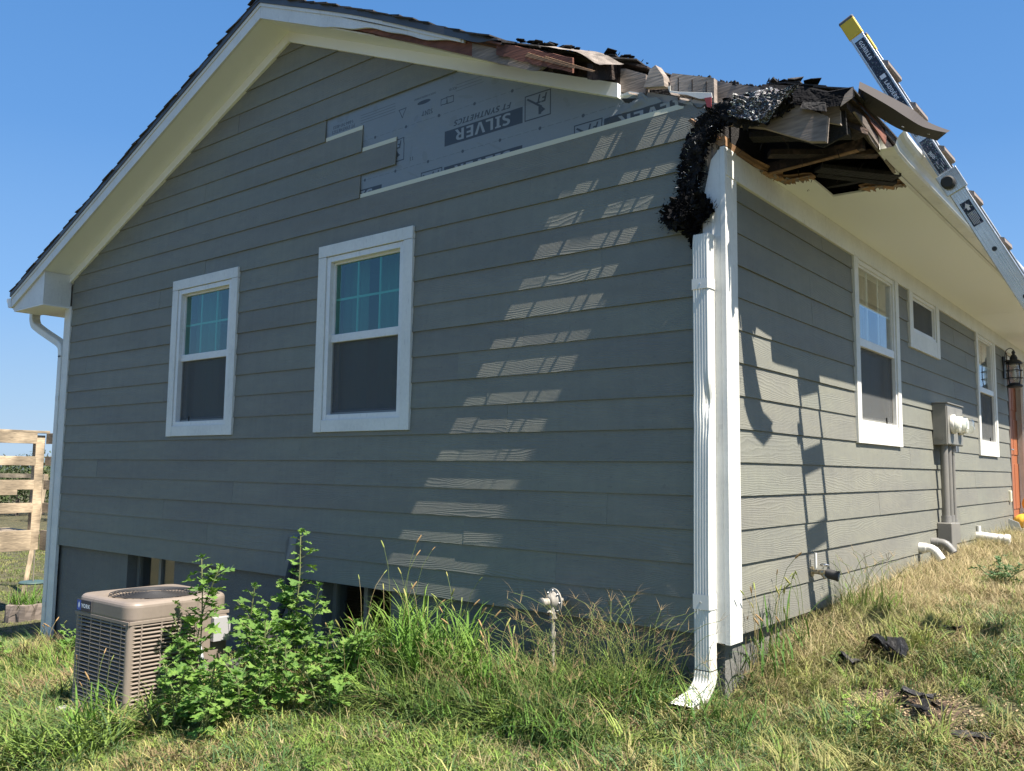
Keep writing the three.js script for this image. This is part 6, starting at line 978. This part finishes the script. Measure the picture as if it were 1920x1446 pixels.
function weed(x, z, stems, seed, label, { geos = lobed, mats = weedMats, leaf = 0.095, gap = 0.027, name = 'weed_plant', grp = 'lobed green weeds in front of the gable' } = {}) {
  const r = rngOf(seed), t = thing(name, label, 'weed', [x, groundY(x, z) - 0.01, z], 0, grp), tubes = []; let count = 0;
  const leafAt = (p, az, el, s) => { if (count++ > 295) return; const m = mesh('leaf', pick(geos, r), pick(mats, r), t); m.position.copy(p); const d = V(Math.cos(az) * Math.cos(el), Math.sin(el), Math.sin(az) * Math.cos(el)), up = V(0, 1, 0).addScaledVector(d, -d.y).normalize(), sd = d.clone().cross(up); m.quaternion.setFromRotationMatrix(new THREE.Matrix4().makeBasis(sd, d, up.negate().multiplyScalar(-1))); m.rotateY(rr(-0.5, 0.5, r)); m.rotateX(rr(-0.35, 0.2, r)); m.scale.setScalar(s); };
  for (const [h, lx, lz, dens = 1] of stems) {
    const b = V(rr(-0.05, 0.05, r), 0, rr(-0.05, 0.05, r)), c = new THREE.CatmullRomCurve3([b, V(b.x + lx * 0.25 + rr(-0.02, 0.02, r), h * 0.4, b.z + lz * 0.25), V(b.x + lx * 0.6 + rr(-0.02, 0.02, r), h * 0.75, b.z + lz * 0.6), V(b.x + lx, h, b.z + lz)]);
    tubes.push(new THREE.TubeGeometry(c, 14, 0.0045, 6).toNonIndexed()); let az = r() * 6.283;
    for (let y = 0.06; y < h; y += gap / dens) {
      const q = y / h, p = c.getPoint(q), s = leaf * (q > 0.8 ? lerp(1, 0.45, (q - 0.8) / 0.2) : lerp(1.15, 1, q)) * rr(0.45, 1.3, r); az += 2.4 + rr(-0.4, 0.4, r);
      const pl = rr(0.02, 0.06, r) * (1 - q * 0.5), e = p.clone().add(V(Math.cos(az) * pl, pl * 0.6, Math.sin(az) * pl)); tubes.push(tube([p, e], 0.0016, 4, 2)); leafAt(e, az, rr(-0.15, 0.55, r), s);
      if (q < 0.75 && r() < 0.33) { const bl = rr(0.08, 0.2, r), be = p.clone().add(V(Math.cos(az + 1.6) * bl * 0.8, bl * 0.7, Math.sin(az + 1.6) * bl * 0.8)); tubes.push(tube([p, p.clone().lerp(be, 0.5).add(V(0, 0.01, 0)), be], 0.0022, 5, 5)); for (let k = 0; k < 5; k++) leafAt(p.clone().lerp(be, 0.35 + 0.16 * k), r() * 6.283, rr(0, 0.8, r), s * rr(0.55, 0.95, r)); }
    }
    for (let k = 0; k < 5; k++) leafAt(c.getPoint(1), k * 1.26 + r(), rr(0.5, 1.2, r), leaf * rr(0.3, 0.55, r));
  }
  mesh('stem', merge(tubes), stemMat, t); return t;
}
weed(-3.17, 1.06, [[1.0, 0.0, 0.02], [0.95, 0.22, -0.08], [0.62, -0.12, 0.1], [0.5, 0.15, 0.12]], 501, 'tall lobed weed hiding the right side of the air conditioner');
weed(-2.82, 0.48, [[1.04, 0.03, 0.0], [0.72, 0.22, 0.06], [0.7, -0.18, 0.06], [0.5, 0.1, 0.15]], 502, 'tallest lobed weed, standing in front of the wall hood');
weed(-2.62, 0.86, [[0.58, 0.05, 0.05], [0.52, -0.16, 0.0], [0.5, 0.2, 0.05], [0.36, 0, 0.15]], 503, 'bushy weed in front of the tallest one');
weed(-2.95, 1.28, [[0.44, 0, 0.08], [0.42, 0.16, 0.04], [0.36, -0.14, 0.06]], 504, 'low weed at the near foot of the air conditioner');
weed(-2.28, 0.62, [[0.48, 0.05, 0.03], [0.42, 0.18, 0.05], [0.38, -0.12, 0.08]], 505, 'low weed below the open basement window');
weed(-2.45, 1.12, [[0.34, 0.05, 0.06], [0.32, 0.16, 0.0], [0.28, -0.14, 0.03]], 506, 'small weed in the lawn in front of the bushy one');
weed(-2.72, 1.22, [[0.42, 0.1, 0.05], [0.4, -0.14, 0.1], [0.36, 0.0, -0.1], [0.3, 0.2, 0.1]], 521, 'leafy weed between the two tallest ones and the lawn');
weed(-2.40, 0.92, [[0.46, 0.08, 0.05], [0.42, -0.12, 0.04], [0.38, 0.18, 0.06]], 522, 'leafy weed right of the bushy one');
weed(-3.12, 0.62, [[0.72, 0.05, 0.02], [0.6, 0.14, 0.08], [0.5, -0.06, 0.1]], 523, 'weed in the gap between air conditioner and house wall');
weed(-2.08, 0.86, [[0.32, 0.06, 0.05], [0.28, -0.12, 0.04], [0.28, 0.16, 0.06]], 524, 'low weed at the right end of the weedy patch');
weed(-2.15, 0.58, [[0.5, 0.1, 0.02], [0.44, 0.22, 0.06], [0.4, -0.1, 0.08]], 531, 'loose weed at the left foot of the foxtails');
weed(-2.55, 1.34, [[0.3, 0.1, 0.05], [0.26, -0.14, 0.05], [0.24, 0.2, 0.08]], 532, 'smallest lobed weed, nearest the lawn');
weed(-6.35, 0.35, [[0.26, 0.1, 0.05], [0.22, -0.12, 0.06], [0.22, 0.25, 0.1]], 507, 'dark leafy weed at the foot of the far downspout', { leaf: 0.10 });
weed(-6.9, 0.75, [[0.24, 0.1, 0.05], [0.22, -0.2, 0.06]], 509, 'small leafy weed on the lawn before the far downspout', { leaf: 0.10 });
weed(0.69, 0.12, [[0.15, 0.03, 0.0, 1.6], [0.13, -0.06, 0.03, 1.6], [0.12, 0.06, 0.06, 1.6], [0.1, -0.02, -0.06, 1.6]], 508, 'bright yellow-green seedling near the charred scraps', { geos: [ovateLeaf], mats: [leafMat(0.24, 0.38, 0.05), leafMat(0.20, 0.34, 0.05)], leaf: 0.045, gap: 0.02, grp: 'small weeds in the lawn' });
weed(0.72, -3.3, [[0.2, 0.0, 0.0, 1.5], [0.17, -0.14, 0.05, 1.5], [0.18, 0.16, 0.0, 1.5], [0.14, 0.05, 0.2, 1.5], [0.14, 0, -0.2, 1.5]], 510, 'dark green weed patch in the dry grass at right', { leaf: 0.07, gap: 0.028, mats: [leafMat(0.07, 0.14, 0.05), leafMat(0.085, 0.16, 0.055)], grp: 'small weeds in the lawn' });
weed(0.42, -0.45, [[0.12, 0.03, 0.0, 1.5], [0.1, -0.08, 0.03, 1.5]], 511, 'tiny weed behind the charred scraps', { geos: [ovateLeaf], leaf: 0.04, gap: 0.022, grp: 'small weeds in the lawn' });
// grass growing out of the stump planter
{ const r = rngOf(61), l = []; for (let i = 0; i < 130; i++) l.push({ x: rr(-0.13, 0.13, r), z: rr(-0.13, 0.13, r), a: r() * 6.283, len: rr(0.16, 0.34, r), w: 0.008, lean: rr(0.1, 0.7, r), curl: rr(0.3, 1.2, r), seg: 3 }); const g = blades(l); g.scale(1.5, 1.3, 1.5); g.translate(-12.0, groundY(-12.0, -1.58) + 0.19, -1.58); thingMesh('planter_grass', g, foxMats[0], 'tuft of green grass growing in the stump planter', 'plant'); }

// ---------------------------------------------------------------- charred scraps and wood chips on the grass
{
  const scrap = (x, z, w, d, seed, label, m = feltMat, lift = 0.05) => {
    w *= 0.82; d *= 0.82; const r = rngOf(seed), t = thing('charred_scrap', label, 'debris', [x, groundY(x, z) + 0.03, z], r() * 6.283, 'charred roofing scraps on the grass'), g = new THREE.PlaneGeometry(w, d, 12, 10); g.rotateX(-Math.PI / 2);
    displace(g, (v) => { const e = Math.max(Math.abs(v.x) / w, Math.abs(v.z) / d) * 2; v.x += (noise(v.z * 40 + seed, v.x * 31) - 0.5) * 0.05 * e; v.z += (noise(v.x * 40, v.z * 33 + seed) - 0.5) * 0.05 * e; v.y += lift * (0.2 + noise(v.x * 14 + seed, v.z * 14)) + 0.02 * noise(v.x * 50, v.z * 50 + seed); }); uvBox(g);
    const top = g.index ? g.toNonIndexed() : g; mesh('sheet', top, m, t); const low = top.clone(); low.translate(0, -0.008, 0); mesh('underside', low, charMat, t);
    const bits = []; for (let i = 0; i < 7; i++) { const a = r() * 6.283, q = rr(0.3, 0.7, r), px = Math.cos(a) * w * q, pz = Math.sin(a) * d * q, s = rr(0.01, 0.03, r); bits.push(slab([V(px, lift * 0.3, pz), V(px + s, lift * rr(0.3, 1, r), pz + s * 0.4), V(px + s * 0.5, lift * rr(0.3, 1, r), pz + s)], V(0, 0.004, 0))); } mesh('crumbs', merge(bits), charMat, t);
  };
  const sheen = mat(L(0.05, 0.052, 0.058), 0.42, { bumpMap: charTex, bumpScale: 0.008, map: charTone }), greyed = mat(L(0.16, 0.165, 0.175), 0.6, { bumpMap: charTex, bumpScale: 0.006, map: charTone });
  scrap(0.47, -0.50, 0.17, 0.10, 1, 'greyed charred scrap nearest the house wall', greyed, 0.06); scrap(0.53, -0.72, 0.13, 0.10, 2, 'curled black scrap behind the chip patch', sheen, 0.09); scrap(0.64, -0.66, 0.14, 0.11, 3, 'shiny black curled scrap behind the chip patch', sheen, 0.10);
  scrap(0.83, -0.26, 0.20, 0.10, 4, 'long dark shingle scrap lying across the wood chips', greyed, 0.035); scrap(0.90, -0.14, 0.17, 0.09, 5, 'black crumbled scrap in front of the wood chips', sheen, 0.06); scrap(1.10, -0.04, 0.17, 0.12, 6, 'flat charred scrap at the right end of the chip patch', greyed, 0.03); scrap(0.76, -1.30, 0.13, 0.09, 7, 'lone black scrap further up the dry grass', sheen, 0.06);
  const r = rngOf(88), chip = bx(-0.007, 0.007, -0.0015, 0.0015, -0.003, 0.003), im = new THREE.InstancedMesh(chip, mat(0xffffff, 0.9), 1300), o = new THREE.Object3D(), c = new THREE.Color();
  for (let i = 0; i < 1300; i++) { const a = r() * 6.283, d = Math.sqrt(r()) * (i < 600 ? 0.8 : 1.8) * (0.6 + 0.8 * noise(i * 0.37, 4)), x = 0.84 + Math.cos(a) * d * 0.36, z = -0.24 + Math.sin(a) * d * 0.26; o.position.set(x, groundY(x, z) + rr(0.0, 0.02, r), z); o.rotation.set(rr(-0.5, 0.5, r), r() * 6.3, rr(-0.5, 0.5, r)); o.scale.setScalar(rr(0.4, 1.2, r)); o.updateMatrix(); im.setMatrixAt(i, o.matrix); const k = rr(0.6, 1.2, r), q = r() < 0.25 ? [0.05, 0.045, 0.04] : [0.46, 0.34, 0.21]; c.setRGB(q[0] * k, q[1] * k, q[2] * k); im.setColorAt(i, c); }
  im.name = 'wood_chips'; im.castShadow = im.receiveShadow = true; im.userData = { kind: 'stuff', label: 'scatter of pale wood chips among charred scraps', category: 'wood chips' }; scene.add(im);
  const soil = []; for (let i = 0; i < 26; i++) { const a = i / 26 * 6.283, k = rr(0.55, 1.05, r); soil.push([0.84 + Math.cos(a) * 0.27 * k, -0.24 + Math.sin(a) * 0.18 * k]); }
  const S = new THREE.ShapeGeometry(new THREE.Shape(soil.map(([x, z]) => new THREE.Vector2(x, z)))); displace(S, (v) => { const x = v.x, z = v.y; v.set(x, groundY(x, z) + 0.005, z); }); structure('bare_soil', uvBox(S), mat(L(0.14, 0.10, 0.07), 1, { map: wearTex }));
  const f = thing('flashing_scrap', 'bent pale metal scrap leaning on the far end of the side wall', 'metal scrap', [0.10, groundY(0.1, -7.75), -7.75], 0.2); mesh('sheet', slab([V(-0.06, 0, -0.07), V(0.10, 0.0, 0.06), V(0.05, 0.16, 0.03), V(-0.05, 0.20, -0.05)], V(0.004, 0, 0)), mat(L(0.6, 0.62, 0.62), 0.45), f);
}

// ---------------------------------------------------------------- far scrub line
{
  const cols = [[0.055, 0.085, 0.025], [0.075, 0.10, 0.03], [0.045, 0.07, 0.022]]; let k = 0;
  const kinds = ['dark low scrub tree', 'rounded olive scrub tree', 'pale broad scrub tree', 'narrow pointed scrub tree', 'sparse dark scrub tree', 'small scrub tree', 'wide scrub tree', 'thin-crowned scrub tree', 'dense scrub tree'];
  const where = ['farthest left on the horizon', 'behind the deck railing', 'seen under the top rail', 'left of the deck post', 'right of the deck post', 'beyond the rope swing', 'behind the far gable corner', 'behind the deck boards', 'at the end of the scrub line'];
  for (let i = 0; i < 9; i++) {
    const r = rngOf(700 + i), a = -1.235 + i * 0.022, d = 52 + rr(-6, 8, r), x = 1.95 + Math.sin(a) * d, z = 4.2 - Math.cos(a) * d, gy = groundY(x, z), H = rr(2.5, 3.4, r) * (i === 3 ? 1.2 : 1), R = rr(1.6, 2.5, r);
    const t = thing('scrub_tree', kinds[i] + ' ' + where[i], 'tree', [x, gy, z], 0, 'scrub trees on the horizon'); mesh('trunk', tube([V(0, -0.1, 0), V(0.05, H * 0.35, 0), V(-0.05, H * 0.6, 0.1)], 0.12, 6, 8), smokyWoodMat, t);
    const P = []; for (let q = 0; q < 1500; q++) { const u = r() * 6.283, v = Math.acos(rr(-1, 1, r)), w = Math.cbrt(r()) * (0.75 + 0.35 * noise(u * 2 + i * 9, v * 3)), c = V(Math.cos(u) * Math.sin(v) * R * w, H * 0.55 + Math.cos(v) * H * 0.48 * w, Math.sin(u) * Math.sin(v) * R * w), s = rr(0.06, 0.14, r), e = V(r() - 0.5, r() - 0.5, r() - 0.5).normalize().multiplyScalar(s), f = V(r() - 0.5, r() - 0.5, r() - 0.5).normalize().multiplyScalar(s); P.push(...c.clone().add(e).toArray(), ...c.clone().sub(e).toArray(), ...c.clone().add(f).toArray()); }
    const g = new THREE.BufferGeometry(); g.setAttribute('position', new THREE.Float32BufferAttribute(P, 3)); g.computeVertexNormals(); mesh('crown', g, leafMat(...cols[i % 3], 0.3), t);
  }
}
renderer.render(scene, camera);
